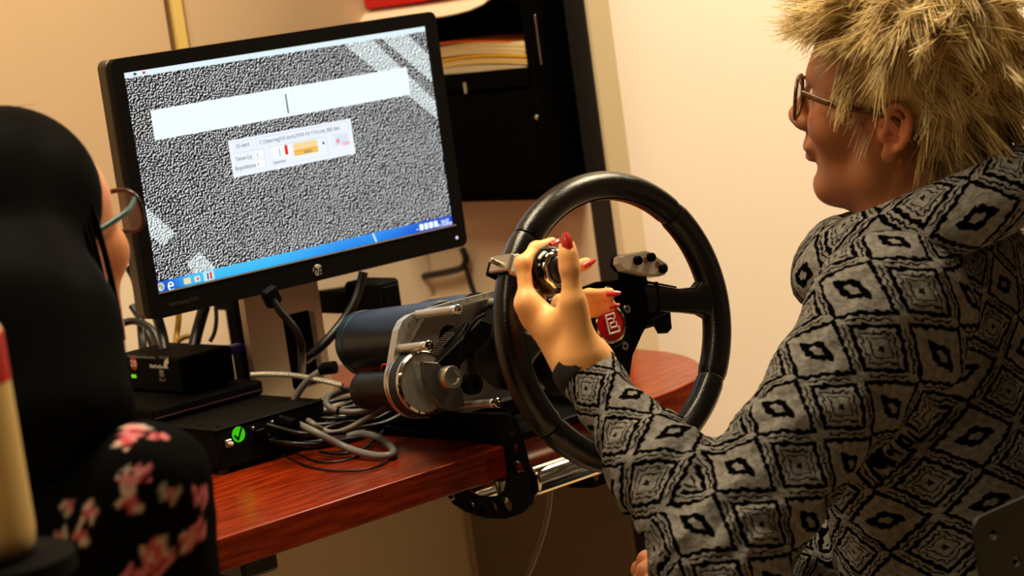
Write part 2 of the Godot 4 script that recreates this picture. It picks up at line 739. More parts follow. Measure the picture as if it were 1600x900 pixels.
func desk() -> void:
	var o := PackedVector2Array([Vector2(-0.52, -0.72), Vector2(-0.52, 0.0)])
	for p in [Vector2(0.235, 0.002), Vector2(0.30, -0.002), Vector2(0.358, -0.018), Vector2(0.40, -0.045), Vector2(0.432, -0.08), Vector2(0.458, -0.115), Vector2(0.480, -0.155), Vector2(0.496, -0.2), Vector2(0.507, -0.273), Vector2(0.510, -0.36)]:
		o.append(p)
	o.append_array(PackedVector2Array([Vector2(0.54, -0.40), Vector2(0.54, -0.72)]))
	var t := thing("desk", "cherry wood desk with a rounded end carrying the monitor and the steering wheel", "desk", at(Vector3(0, 0.74, 0)))
	# outline is (x, z); the plate's own z becomes down
	part(t, "desktop", plate(o, 0.0, 0.036, 0.0012), M.wood, at(Vector3.ZERO, Basis(Vector3.RIGHT, Vector3(0, 0, 1), Vector3.DOWN)))
	var dark := mat(Color(0.03, 0.028, 0.026), 0.4)
	for x in [-0.33, -0.48]:
		var leg := begin()
		add_box(leg, Vector3(0.05, 0.68, 0.05), 0.004, loc(x, -0.378, -0.12))
		add_box(leg, Vector3(0.05, 0.03, 0.62), 0.004, loc(x, -0.054, -0.36))
		add_box(leg, Vector3(0.06, 0.03, 0.66), 0.006, loc(x, -0.725, -0.36))
		part(t, "leg", finish(leg), dark)

# ---------------------------------------------------------------- monitor
func screen_picture() -> ImageTexture:
	var w := 1024
	var h := 576
	var cells := FastNoiseLite.new()
	cells.seed = 4
	cells.noise_type = FastNoiseLite.TYPE_SIMPLEX
	cells.frequency = 0.105
	cells.fractal_octaves = 3
	var broad := FastNoiseLite.new()
	broad.seed = 9
	broad.frequency = 0.006
	var im := Image.create(w, h, false, Image.FORMAT_RGB8)
	# the two painted lines at the top right and the two stubs at the lower left, as corner lists
	var stripes := [
		[Vector2(0.7097, 0.0272), Vector2(0.8044, 0.0163), Vector2(1.0175, 0.4061), Vector2(1.0097, 0.4812)],
		[Vector2(0.8398, 0.0237), Vector2(0.9334, 0.0245), Vector2(1.0099, 0.1614), Vector2(1.0078, 0.2949)],
		[Vector2(-0.0026, 0.5867), Vector2(0.0838, 0.7506), Vector2(0.0415, 0.7966), Vector2(-0.0032, 0.721)],
		[Vector2(0.1465, 0.8562), Vector2(0.2007, 0.9755), Vector2(0.122, 0.9737), Vector2(0.1042, 0.8964)]]
	var polys := []
	for s in stripes:
		var q := PackedVector2Array()
		for p in s:
			q.append(p)
		polys.append(q)
	for y in h:
		for x in w:
			var a := cells.get_noise_2d(x * 1.0, y * 1.15)
			var b := cells.get_noise_2d(x + 2.0, y * 1.15 + 2.2)
			var g := clampf(0.13 + (a - b) * 2.1 + a * 0.35 + broad.get_noise_2d(x, y) * 0.12, 0.025, 0.92)
			g = pow(g, 2.0) * 1.18 + 0.01
			var c := Color(g * 0.98, g, g * 1.03)
			var uv := Vector2(float(x) / w, float(y) / h)
			if uv.x > 0.68 and uv.y < 0.5 or uv.x < 0.24 and uv.y > 0.6:
				for q in polys:
					if Geometry2D.is_point_in_polygon(uv, q):
						var k := clampf(0.93 + (a - b) * 1.2, 0.25, 1.0)
						c = Color(k * 0.96, k, k)
			im.set_pixel(x, y, c)
	var fill := func(a: Vector2, b: Vector2, c: Color) -> void:
		im.fill_rect(Rect2i(int(a.x * w), int(a.y * h), maxi(1, int((b.x - a.x) * w)), maxi(1, int((b.y - a.y) * h))), c)
	var white := Color(0.94, 0.99, 1.0)
	fill.call(Vector2(0, 0), Vector2(1, 0.027), Color(0.88, 0.95, 0.98))
	fill.call(Vector2(0.035, 0.008), Vector2(0.044, 0.02), Color(0.2, 0.2, 0.3))
	fill.call(Vector2(0.062, 0.008), Vector2(0.070, 0.02), Color(0.8, 0.2, 0.2))
	fill.call(Vector2(0.0671, 0.1856), Vector2(0.9161, 0.3242), white)
	fill.call(Vector2(0.4824, 0.1935), Vector2(0.4751, 0.304), Color(0.75, 0.8, 0.82))
	fill.call(Vector2(0.5163, 0.1953), Vector2(0.5089, 0.3063), Color(0.75, 0.8, 0.82))
	fill.call(Vector2(0.4909, 0.2137), Vector2(0.4951, 0.3059), Color(0.15, 0.22, 0.2))
	# dialog window
	var a := Vector2(0.2876, 0.383)
	var d := Vector2(0.6963, 0.5582) - a
	var dl := func(x0: float, y0: float, x1: float, y1: float, c: Color) -> void:
		fill.call(a + Vector2(x0 * d.x, y0 * d.y), a + Vector2(x1 * d.x, y1 * d.y), c)
	var pale := Color(0.93, 0.96, 1.0)
	var line := Color(0.82, 0.85, 0.9)
	dl.call(0, 0, 1, 1, pale)
	for r in [[0.03, 0.06, 0.19, 0.3], [0.21, 0.06, 0.97, 0.3], [0.03, 0.36, 0.27, 0.9], [0.3, 0.36, 0.78, 0.9], [0.82, 0.36, 0.97, 0.72]]:
		dl.call(r[0], r[1], r[2], r[3], line)
		dl.call(r[0] + 0.004, r[1] + 0.015, r[2] - 0.004, r[3] - 0.015, pale)
	for r in [[0.19, 0.42, 0.25, 0.58], [0.19, 0.68, 0.25, 0.84], [0.33, 0.4, 0.46, 0.68]]:
		dl.call(r[0], r[1], r[2], r[3], Color(1, 1, 1))
	dl.call(0.385, 0.45, 0.392, 0.66, Color(0.3, 0.35, 0.4))
	dl.call(0.43, 0.40, 0.455, 0.66, Color(0.92, 0.15, 0.10))
	for i in 10:
		dl.call(0.5, 0.40 + i * 0.034, 0.70, 0.40 + (i + 1) * 0.034, Color(0.98, 0.86, 0.62).lerp(Color(0.95, 0.70, 0.16), 0.2 if i < 5 else 0.9))
	dl.call(0.84, 0.40, 0.955, 0.68, Color(0.86, 0.89, 0.95))
	for y in range(int((a.y) * h), int((a.y + d.y) * h)):
		for x in range(int(a.x * w), int((a.x + d.x) * w)):
			var q := Vector2((x - a.x * w), (y - a.y * h))
			var c0 := q.distance_to(Vector2(0.866 * d.x * w, 0.54 * d.y * h))
			if c0 < 5.5 and c0 > 2.6:
				im.set_pixel(x, y, Color(0.95, 0.3, 0.28))
			if q.distance_to(Vector2(0.745 * d.x * w, 0.52 * d.y * h)) < 3.4:
				im.set_pixel(x, y, Color(0.25, 0.14, 0.12))
	# taskbar
	for x in w:
		var u := float(x) / w
		var c := Color(0.04, 0.26, 0.74).lerp(Color(0.20, 0.72, 0.96), smoothstep(0.02, 0.12, u)).lerp(Color(0.12, 0.52, 0.92), smoothstep(0.3, 0.7, u)).lerp(Color(0.05, 0.25, 0.80), smoothstep(0.7, 0.98, u))
		for y in range(int(0.952 * h), h):
			im.set_pixel(x, y, c.lightened(0.12 * (1.0 - (y - 0.952 * h) / (0.048 * h))))
	for i in 26:
		for k in 7:
			im.set_pixel(728 + k + i / 3, 549 + i, Color(0.75, 0.9, 1.0))
	fill.call(Vector2(0.148, 0.956), Vector2(0.182, 1.0), Color(0.78, 0.90, 0.96))
	fill.call(Vector2(0.160, 0.965), Vector2(0.164, 0.995), Color(0.15, 0.15, 0.2))
	fill.call(Vector2(0.168, 0.963), Vector2(0.174, 0.995), Color(0.9, 0.12, 0.1))
	fill.call(Vector2(0.086, 0.964), Vector2(0.108, 0.993), Color(0.93, 0.86, 0.62))
	fill.call(Vector2(0.120, 0.966), Vector2(0.138, 0.993), Color(0.92, 0.88, 0.86))
	fill.call(Vector2(0.126, 0.973), Vector2(0.133, 0.986), Color(0.85, 0.4, 0.25))
	for y in range(549, 576):
		for x in 40:
			var q := Vector2(x - 15, y - 562.5)
			if q.length() < 11.5:
				im.set_pixel(x, y, Color(0.75, 0.85, 0.95).lerp([Color(0.9, 0.35, 0.2), Color(0.45, 0.75, 0.25), Color(0.95, 0.8, 0.2), Color(0.2, 0.5, 0.9)][(1 if q.x > 0 else 0) + (2 if q.y > 0 else 0)], 0.75 if q.length() < 7.5 else 0.1))
	return ImageTexture.create_from_image(im)

func monitor() -> void:
	var mb := Basis(Vector3.UP, -0.017)
	var t := thing("computer_monitor", "black flat screen computer monitor on a pale grey stand showing an asphalt road picture", "monitor", at(Vector3(0.0271, 0.74, -0.3481), mb))
	var cy := 0.3545
	var W := 0.476
	var H := 0.268
	var bezel = M.powder.duplicate()
	bezel.albedo_color = Color(0.055, 0.048, 0.044)
	# bezel frame: rounded outline with the picture cut out
	var outer := round_rect(W + 0.034, 0.317, 0.010)
	for i in outer.size():
		outer[i].y -= 0.0065
	var hole := PackedVector2Array([Vector2(-W / 2, -H / 2), Vector2(W / 2, -H / 2), Vector2(W / 2, H / 2), Vector2(-W / 2, H / 2)])
	holed(t, "bezel", outer, 0.010, [hole], bezel, loc(0, cy, -0.006))
	var shell := begin()
	add_plate(shell, outer, -0.030, -0.0062, 0.004, loc(0, cy, 0))
	add_box(shell, Vector3(0.34, 0.22, 0.03), 0.01, loc(0, cy, -0.042))
	part(t, "back_shell", finish(shell), mat(Color(0.22, 0.18, 0.13), 0.35, 0.2))
	var pic := mat(Color(0.01, 0.01, 0.01), 0.35)
	pic.emission_enabled = true
	pic.emission_texture = screen_picture()
	pic.emission = Color.BLACK
	pic.emission_energy_multiplier = 0.75
	var q := QuadMesh.new()
	q.size = Vector2(W, H)
	var scr := part(t, "screen", q, pic, loc(0, cy, -0.0015))
	var l := AreaLight3D.new()
	l.name = "screen_glow"
	l.area_size = Vector2(W, H)
	l.light_color = Color(0.85, 0.93, 1.0)
	l.light_energy = 0.012
	l.shadow_enabled = true
	l.position = Vector3(0, cy, 0.006)
	l.rotation.y = PI
	t.add_child(l)
	# lettering in the dialog and on the taskbar
	var ink := glow(Color(0.42, 0.44, 0.48), 0.7)
	var redink := glow(Color(0.9, 0.32, 0.3), 1.0)
	var lit := glow(Color(0.9, 0.97, 1.0), 1.0)
	for row in [["SS-test", Vector2(0.3295, 0.415), 0.0050, ink], ["C:\\Steering\\SS-test\\2018-10-15\\Lcue_002.dat", Vector2(0.5187, 0.4172), 0.0046, ink], ["Timer (s)", Vector2(0.3273, 0.4745), 0.0046, ink], ["Repetitions", Vector2(0.3291, 0.5171), 0.0046, ink], ["1", Vector2(0.372, 0.4744), 0.0046, ink], ["1", Vector2(0.3705, 0.5179), 0.0046, ink], ["Operator", Vector2(0.4394, 0.5229), 0.0036, ink], ["dwipe", Vector2(0.536, 0.4984), 0.0036, ink], ["Quit", Vector2(0.6673, 0.496), 0.0042, redink], ["e", Vector2(0.0439, 0.9791), 0.0135, lit], ["14:37", Vector2(0.9727, 0.9739), 0.0042, lit], ["15.10.2018", Vector2(0.9711, 0.9896), 0.0036, lit], ["– ▪ ▸ ▪ ▪", Vector2(0.906, 0.9812), 0.006, lit]]:
		var uv: Vector2 = row[1]
		letters(scr, "lettering", row[0], row[2], row[3], loc((uv.x - 0.5) * W, (0.5 - uv.y) * H, 0.0006))
	# badge, maker's letters, power light
	var bx := Vector2(0.5026, 1.0646)
	var badge := part(t, "logo_badge", rod(0.0073, 0.0, 0.0012, 0.0004), mat(Color(0.82, 0.80, 0.76), 0.3, 0.4), loc((bx.x - 0.5) * W, cy + (0.5 - bx.y) * H, 0.0038))
	letters(badge, "badge_letters", "hp", 0.0092, M.black, at(Vector3(0, 0.0004, 0.0014), Basis(Vector3.RIGHT, Vector3(0.22, 1, 0), Vector3.BACK)), true)
	var mx := Vector2(0.0706, 1.0639)
	letters(t, "model_letters", "EliteDisplay E221", 0.0042, mat(Color(0.19, 0.175, 0.165), 0.5), loc((mx.x - 0.5) * W, cy + (0.5 - mx.y) * H, 0.0042))
	var lx := Vector2(0.9989, 1.0663)
	part(t, "power_light", rod(0.0022, 0, 0.001, 0.0003, 12), glow(Color(0.9, 0.8, 0.95), 0.8), loc((lx.x - 0.5) * W, cy + (0.5 - lx.y) * H, 0.0038))
	part(t, "lower_lip", box(Vector3(W + 0.002, 0.002, 0.002), 0.0005), mat(Color(0.3, 0.26, 0.2), 0.4), loc(0, cy - H / 2 - 0.001, 0.0042))
	# stand: pale column with a cable slot, foot and head
	var pale := mat(Color(0.86, 0.80, 0.71), 0.5)
	var ww := 0.120
	var slot := PackedVector2Array()
	for p in round_rect(0.052, 0.10, 0.006):
		slot.append(p + Vector2(0.022, 0.085))
	var col := round_rect(ww, 0.36, 0.008)
	for i in col.size():
		col[i].y += 0.18
	holed(t, "stand_column", col, 0.012, [slot], pale, loc(-0.004, 0.008, -0.088))
	part(t, "column_back", box(Vector3(ww - 0.008, 0.34, 0.02), 0.004), M.soft_black, loc(-0.004, 0.18, -0.102))
	part(t, "slider_cover", box(Vector3(0.07, 0.045, 0.002), 0.0008), pale, loc(-0.002, 0.20, -0.0752))
	part(t, "release_slot", box(Vector3(0.006, 0.018, 0.002), 0.0005), M.black, loc(0.008, 0.205, -0.0735))
	part(t, "mount_arm", box(Vector3(0.09, 0.09, 0.035), 0.004), M.soft_black, loc(-0.004, cy, -0.063))
	part(t, "foot", plate(round_rect(0.17, 0.17, 0.02), 0, 0.012, 0.003), pale, at(Vector3(0.034, 0, -0.07), Basis(Vector3.RIGHT, Vector3.FORWARD, Vector3.UP)))

# ---------------------------------------------------------------- black shelf with papers
func shelf() -> void:
	var x0 := 0.485
	var x1 := 0.602
	var z0 := -0.742
	var z1 := -0.373
	var yb := 0.957
	var t := thing("shelf_unit", "black desktop shelf unit with open trays of papers above a closed flap", "shelf", at(Vector3(x0, yb, z0)))
	var m := mat(Color(0.012, 0.011, 0.011), 0.6)
	m.metallic_specular = 0.1
	var dx := x1 - x0
	var dz := z1 - z0
	var th := 0.012
	part(t, "side_panel", box(Vector3(dx, 0.62, 0.022), 0.002), m, loc(dx / 2, 0.31, dz - 0.011))
	part(t, "side_panel", box(Vector3(dx, 0.62, th), 0.002), m, loc(dx / 2, 0.31, th / 2))
	part(t, "back_panel", box(Vector3(0.008, 0.62, dz), 0.001), m, loc(dx - 0.004, 0.31, dz / 2))
	for y in [0.006, 0.168, 0.288]:
		part(t, "shelf_board", box(Vector3(dx - 0.01, th, dz - 0.03), 0.001), m, loc(dx / 2, y, dz / 2))
	part(t, "shelf_board", box(Vector3(dx - 0.01, th, dz - 0.03), 0.001), m, loc(dx / 2, 0.612, dz / 2))
	var flap := part(t, "flap_door", box(Vector3(0.010, 0.146, dz - 0.034), 0.002), m, loc(0.004, 0.086, dz / 2))
	part(flap, "highlight_stud", rod(0.0035, 0, 0.003, 0.0006, 16), M.steel, at(Vector3(0.484, 1.0768, -0.3857) - Vector3(x0 + 0.004, yb + 0.086, z0 + dz / 2), facing(Vector3.LEFT)))  # bright stud standing in for a small highlight on the flap
	part(t, "tray_front", box(Vector3(0.008, 0.026, dz - 0.034), 0.001), m, loc(0.002, 0.178, dz / 2))
	part(t, "label_clip", box(Vector3(0.003, 0.016, 0.004), 0.0006), mat(Color(0.6, 0.55, 0.45), 0.4), at(Vector3(0.482, 1.1259, -0.5285) - Vector3(x0, yb, z0)))
	part(t, "edge_strip", box(Vector3(0.002, 0.07, 0.002), 0.0006), M.steel, at(Vector3(0.483, 1.1853, -0.362) - Vector3(x0, yb, z0)))
	# the stack of papers and folders: each sheet bundle its own sagging slab
	var rng := RandomNumberGenerator.new()
	rng.seed = 5
	var bundles := [
		["paper_bundle", "loose white printed pages lying at the bottom of the shelf stack", Color(0.83, 0.74, 0.6), 0.014, 0.0],
		["paper_bundle", "buff coloured papers in the middle of the shelf stack", Color(0.86, 0.72, 0.45), 0.008, 0.012],
		["folder", "bright yellow folder sticking out of the shelf stack", Color(0.93, 0.68, 0.16), 0.004, 0.022],
		["paper_bundle", "thick pale paper bundle near the top of the shelf stack", Color(0.88, 0.78, 0.58), 0.016, 0.006],
		["folder", "orange folder lying on top of the shelf stack", Color(0.9, 0.42, 0.1), 0.004, -0.03]]
	var y := yb + 0.1745
	for b in bundles:
		var st := begin()
		var thick: float = b[3]
		var sheets := maxi(2, int(thick / 0.002))
		for k in sheets:
			var w := 0.30 + rng.randf_range(-0.006, 0.006)
			var sag := rng.randf_range(-0.004, 0.004)
			var rings := []
			for i in 9:
				var s := float(i) / 8
				var zz := z0 + 0.03 + s * w + float(b[4])
				var lift := 0.012 * sin(s * PI * 0.9) + 0.0 * sag
				var yy := y + thick * k / sheets + maxf(lift, 0.0)
				var x := 0.496 + rng.randf_range(0, 0.0005)
				var hh := thick / sheets * 0.42
				rings.append(PackedVector3Array([Vector3(x, yy, zz), Vector3(x + 0.092, yy, zz), Vector3(x + 0.092, yy + hh * 2, zz), Vector3(x, yy + hh * 2, zz)]))
			add_loft(st, rings, true, true, -1)
		var o := part(self, b[0], finish(st), mat(b[2], 0.75))
		tag(o, b[1], "papers" if b[0] == "paper_bundle" else "folder", "papers in the black shelf")
		y += thick + 0.0015
	# red folder and white sheet in the upper tray
	var yt := yb + 0.2945
	var sheet := begin()
	var rings := []
	for i in 12:
		var s := float(i) / 11
		var zz := z0 - 0.0 + 0.012 + s * (dz - 0.05)
		var lift := 0.004 * pow(s, 3.0)
		var xx := 0.46 + 0.0 * s
		var dr := 0.020 * (1.0 - pow(s, 9.0))
		rings.append(PackedVector3Array([Vector3(xx, yt - dr + lift, zz), Vector3(0.484, yt + 0.002 + lift * 0.6, zz), Vector3(0.588, yt + 0.002, zz), Vector3(0.588, yt + 0.0038, zz), Vector3(0.485, yt + 0.004 + lift * 0.6, zz), Vector3(xx - 0.001, yt - dr + lift + 0.0016, zz)]))
	add_loft(sheet, rings, true, true, -1)
	tag(part(self, "paper_sheet", finish(sheet), mat(Color(0.9, 0.8, 0.7), 0.7)), "white sheet with handwriting under the red folder on the shelf", "paper")
	var red := begin()
	rings = []
	for i in 10:
		var s := float(i) / 9
		var zz := z0 + 0.02 + s * (dz - 0.065)
		var lift := 0.006 + 0.010 * pow(s, 3.0)
		rings.append(PackedVector3Array([Vector3(0.476, yt + lift, zz), Vector3(0.588, yt + 0.007, zz), Vector3(0.588, yt + 0.03, zz), Vector3(0.474, yt + lift + 0.028, zz)]))
	add_loft(red, rings, true, true, -1)
	tag(part(self, "folder", finish(red), mat(Color(0.78, 0.03, 0.035), 0.35)), "glossy red folder lying on the uppermost visible shelf", "folder")

# ---------------------------------------------------------------- steering wheel
func steering_wheel() -> void:
	var t := thing("steering_wheel", "black leather three spoke steering wheel with a red hub badge held by the seated woman", "steering wheel", at(Vector3(0.0531, 0.8807, 0.1608), Basis(Vector3(0.9989, 0, 0.0479), Vector3(0.005, 0.9944, -0.1053), Vector3(-0.0476, 0.1054, 0.9933))))
	var R := 0.1552
	var r := 0.0166
	# leather rim in four sewn pieces with narrow grooves between them
	var cuts := [132.0, 42.5, -36.0, -144.0, -228.0]
	var names := ["upper_rim", "right_rim", "lower_rim", "left_rim"]
	for k in 4:
		var a0 := deg_to_rad(cuts[k] - 0.35)
		var a1 := deg_to_rad(cuts[k + 1] + 0.35)
		var path := PackedVector3Array()
		var rad := PackedFloat32Array()
		var n := 36
		for i in n + 1:
			var w := lerpf(a0, a1, float(i) / n)
			path.append(Vector3(cos(w), sin(w), 0) * R)
			var e := minf(i, n - i)
			rad.append(r * (0.93 if e == 0 else 1.0) * (1.03 if k == 1 or k == 3 else 1.0))
		var o := part(t, names[k], tube(path, rad, 20, false, 1.0, Vector3.BACK), M.leather)
		# seam stitched along the inner side
		var st := begin()
		for i in 60:
			var w := lerpf(a0, a1, (i + 0.5) / 60.0)
			var c := Vector3(cos(w), sin(w), 0)
			var tn := Vector3(-sin(w), cos(w), 0)
			add_box(st, Vector3(0.0014, 0.0034, 0.0012), 0.0002, at(c * (R - r * 0.93) + Vector3(0, 0, r * 0.42), Basis(c, tn, Vector3.BACK)))
		part(o, "stitching", finish(st), mat(Color(0.06, 0.055, 0.05), 0.8))
	# hub plate
	var hp := PackedVector2Array([Vector2(-0.075, 0.030), Vector2(-0.03, 0.046), Vector2(0.0, 0.0485), Vector2(0.03, 0.045), Vector2(0.078, 0.034), Vector2(0.118, 0.02), Vector2(0.116, -0.006), Vector2(0.068, -0.010), Vector2(0.052, -0.022), Vector2(0.03, -0.044), Vector2(0.015, -0.075), Vector2(0.011, -0.143), Vector2(-0.022, -0.143), Vector2(-0.028, -0.075), Vector2(-0.045, -0.04), Vector2(-0.075, -0.010), Vector2(-0.13, -0.006), Vector2(-0.13, 0.02)])
	part(t, "hub_plate", plate(hp, -0.024, -0.018, 0.001), M.powder)
	# leather sleeves where the spokes meet the rim
	for s in [1.0, -1.0]:
		var rings := []
		for k in [[0.066, 0.0165, 0.018, -0.021, 0.006], [0.085, 0.0125, 0.0165, -0.019, 0.0075], [0.11, 0.004, 0.0145, -0.012, 0.009], [0.13, -0.001, 0.0165, -0.005, 0.011], [0.145, -0.002, 0.028, -0.001, 0.013], [0.154, -0.002, 0.036, 0.0, 0.0155]]:
			var ring := PackedVector3Array()
			for j in 16:
				var w := TAU * j / 16
				var cx := signf(cos(w)) * pow(absf(cos(w)), 0.6)
				var sy := signf(sin(w)) * pow(absf(sin(w)), 0.6)
				ring.append(Vector3(s * float(k[0]), float(k[1]) + cx * float(k[2]), float(k[3]) + s * sy * float(k[4])))
			rings.append(ring)
		var st := begin()
		add_loft(st, rings)
		var o := part(t, "spoke_sleeve", finish(st), M.leather)
		if s > 0:
			part(o, "sleeve_band", box(Vector3(0.004, 0.037, 0.016), 0.0012), M.black, at(Vector3(0.081, 0.0135, -0.0195), Basis(Vector3.BACK, -0.16)))
			var dots := begin()
			for i in 9:
				for j in 6:
					add_box(dots, Vector3(0.0009, 0.0009, 0.0006), 0.0001, loc(0.090 + i * 0.0042, 0.0215 - j * 0.0048 - i * 0.0015, -0.0095 + i * 0.0011))
			part(o, "perforations", finish(dots), mat(Color(0.075, 0.07, 0.065), 0.7)).set_meta("kind", "stuff")
	# boss behind the plate
	part(t, "hub_boss", lathe([Vector2(0.0001, -0.075), Vector2(0.030, -0.075), Vector2(0.036, -0.07), Vector2(0.040, -0.045), Vector2(0.040, -0.0245), Vector2(0.0001, -0.0245)], 40), M.soft_black)
	# red badge with its emblem
	var bc := Vector3(-0.0085, 0.0, 0)
	part(t, "badge_ring", lathe([Vector2(0.0235, -0.018), Vector2(0.0285, -0.018), Vector2(0.0285, -0.004), Vector2(0.026, -0.001), Vector2(0.0225, -0.001), Vector2(0.0225, -0.004)], 48), M.black, at(bc))
	part(t, "badge_rim", lathe([Vector2(0.0195, -0.003), Vector2(0.0225, -0.003), Vector2(0.0225, 0.0), Vector2(0.0212, 0.001), Vector2(0.0197, 0.0)], 48), M.chrome, at(bc))
	var badge := part(t, "hub_badge", lathe([Vector2(0.0001, -0.006), Vector2(0.0205, -0.006), Vector2(0.0205, -0.0012), Vector2(0.012, 0.0002), Vector2(0.0001, 0.0007)], 48), M.red, at(bc))
	var em := begin()
	for e in [[-0.0062, 0.0, 0.0022, 0.0225], [0.0005, 0.0105, 0.0145, 0.0020], [0.0015, -0.0105, 0.0165, 0.0020], [-0.0012, 0.0058, 0.0078, 0.0018], [0.0068, 0.0080, 0.0018, 0.0062], [0.0, 0.0008, 0.0065, 0.0018], [0.0042, 0.0032, 0.0018, 0.0050], [0.0026, -0.0045, 0.0100, 0.0018], [0.0070, -0.0018, 0.0018, 0.0060], [0.0095, -0.0078, 0.0018, 0.0062], [-0.0022, -0.0022, 0.0018, 0.0062]]:
		add_box(em, Vector3(e[2], e[3], 0.0009), 0.0002, at(Vector3(e[0], e[1], 0.0010), Basis.IDENTITY))
	part(badge, "emblem", finish(em), mat(Color(0.9, 0.88, 0.84), 0.3), at(Vector3(0, 0, 0), Basis(Vector3.BACK, 0.03)))
	# hub screws
	for p in [Vector2(0.0345, 0.0097), Vector2(0.0204, -0.0308), Vector2(-0.038, -0.012), Vector2(-0.026, 0.034), Vector2(0.012, 0.036)]:
		var sc := part(t, "hub_screw", lathe([Vector2(0.0001, -0.019), Vector2(0.0052, -0.019), Vector2(0.0052, -0.0172), Vector2(0.0046, -0.0164), Vector2(0.0022, -0.0164), Vector2(0.0018, -0.0178), Vector2(0.0001, -0.0178)], 24), M.steel, at(Vector3(p.x, p.y, 0)))
		part(sc, "hex_socket", rod(0.0018, -0.0179, -0.0174, 0.0002, 6), M.black)
	letters(t, "hub_letters", "T", 0.009, mat(Color(0.75, 0.05, 0.04), 0.4), at(Vector3(0.008, -0.058, -0.0174), Basis(Vector3.BACK, 0.1)), true)
	# clear button box with three black buttons
	var bb := PackedVector2Array([Vector2(0.0264, 0.0545), Vector2(0.021, 0.0636), Vector2(0.0239, 0.0705), Vector2(0.0315, 0.0728), Vector2(0.065, 0.0703), Vector2(0.0724, 0.0674), Vector2(0.0941, 0.0498), Vector2(0.0945, 0.0437), Vector2(0.0878, 0.0382), Vector2(0.0785, 0.0377), Vector2(0.0583, 0.0424)])
	var clear := mat(Color(0.80, 0.75, 0.70), 0.15)
	var bx := part(t, "button_box", plate(bb, -0.012, 0.001, 0.002), clear)
	part(bx, "box_base", plate(bb, -0.017, -0.0118, 0.001), M.black)
	part(bx, "mount_bracket", plate(PackedVector2Array([Vector2(0.03, 0.03), Vector2(0.075, 0.03), Vector2(0.07, 0.06), Vector2(0.035, 0.062)]), -0.021, -0.0168, 0.0008), M.black)
	for p in [Vector2(0.047, 0.0621), Vector2(0.0681, 0.0618), Vector2(0.0825, 0.0456)]:
		part(bx, "push_button", lathe([Vector2(0.0001, 0.0), Vector2(0.0052, 0.0), Vector2(0.0052, 0.006), Vector2(0.0044, 0.007), Vector2(0.0001, 0.0074)], 24), M.black, at(Vector3(p.x, p.y, 0.0)))
	for p in [Vector2(0.0602, 0.06), Vector2(0.0774, 0.0522)]:
		part(bx, "case_screw", lathe([Vector2(0.0014, 0.0008), Vector2(0.0032, 0.0008), Vector2(0.0032, 0.0016), Vector2(0.0014, 0.0016)], 16), mat(Color(0.55, 0.3, 0.26), 0.4), at(Vector3(p.x, p.y, 0.0)))
	# paddle behind the right spoke
	var pd := PackedVector2Array([Vector2(0.06, -0.012), Vector2(0.125, -0.004), Vector2(0.131, -0.010), Vector2(0.128, -0.030), Vector2(0.120, -0.034), Vector2(0.108, -0.032), Vector2(0.104, -0.022), Vector2(0.06, -0.022)])
	part(t, "shift_paddle", plate(pd, -0.058, -0.050, 0.002), M.black)
	part(t, "paddle_arm", box(Vector3(0.02, 0.012, 0.035), 0.002), M.black, loc(0.067, -0.012, -0.039))
	# spinner knob on its clamp
	var ca := deg_to_rad(147.5)
	var cp := Vector3(cos(ca), sin(ca), 0) * R
	var cb := Basis(Vector3(cos(ca), sin(ca), 0), Vector3(-sin(ca), cos(ca), 0), Vector3.BACK)
	var clamp := part(t, "knob_clamp", box(Vector3(0.040, 0.024, 0.010), 0.0025), mat(Color(0.88, 0.84, 0.78), 0.25, 0.6), at(cp + Vector3(0, 0, r + 0.0045), cb))
	for s in [-1.0, 1.0]:
		part(clamp, "clamp_jaw", box(Vector3(0.007, 0.020, 0.034), 0.0015), M.steel, loc(s * 0.0215, 0, -0.016))
		part(clamp, "clamp_bolt", rod(0.003, -0.009, 0.009, 0.0006, 16), M.steel, at(Vector3(s * 0.026, 0.0, -0.020), facing(Vector3(1, 0, 0))))
	part(clamp, "clamp_strap", box(Vector3(0.040, 0.020, 0.006), 0.0015), M.black, loc(0, 0, -0.042))
	part(clamp, "knob_post", rod(0.008, 0.0, 0.026, 0.001, 24), M.steel, loc(0, 0, 0.003))
	var kc := Vector3(-0.1345, 0.0795, 0.064)
	var knob := part(t, "spinner_knob", lathe([Vector2(0.0001, -0.022), Vector2(0.010, -0.022), Vector2(0.018, -0.017), Vector2(0.0245, -0.009), Vector2(0.0268, 0.0), Vector2(0.0262, 0.006), Vector2(0.0235, 0.012), Vector2(0.0205, 0.0150), Vector2(0.0001, 0.0150)], 48), mat(Color(0.015, 0.014, 0.014), 0.12), at(kc))
	var ring := begin()
	var rr := []
	for lv in [[0.0212, 0.0128, 0.0], [0.0200, 0.0168, 0.0014], [0.0165, 0.0178, 0.0010], [0.0140, 0.0160, 0.0]]:
		var q := PackedVector3Array()
		for j in 72:
			var w := TAU * j / 72
			var rd: float = float(lv[0]) + float(lv[2]) * cos(w * 9)
			q.append(Vector3(cos(w) * rd, sin(w) * rd, lv[1]))
		rr.append(q)
	add_loft(ring, rr, true, false)
	part(knob, "chrome_ring", finish(ring), M.chrome)
	part(knob, "knob_cap", lathe([Vector2(0.0145, 0.014), Vector2(0.0138, 0.0185), Vector2(0.010, 0.0215), Vector2(0.0001, 0.0225)], 36), mat(Color(0.02, 0.018, 0.018), 0.35))

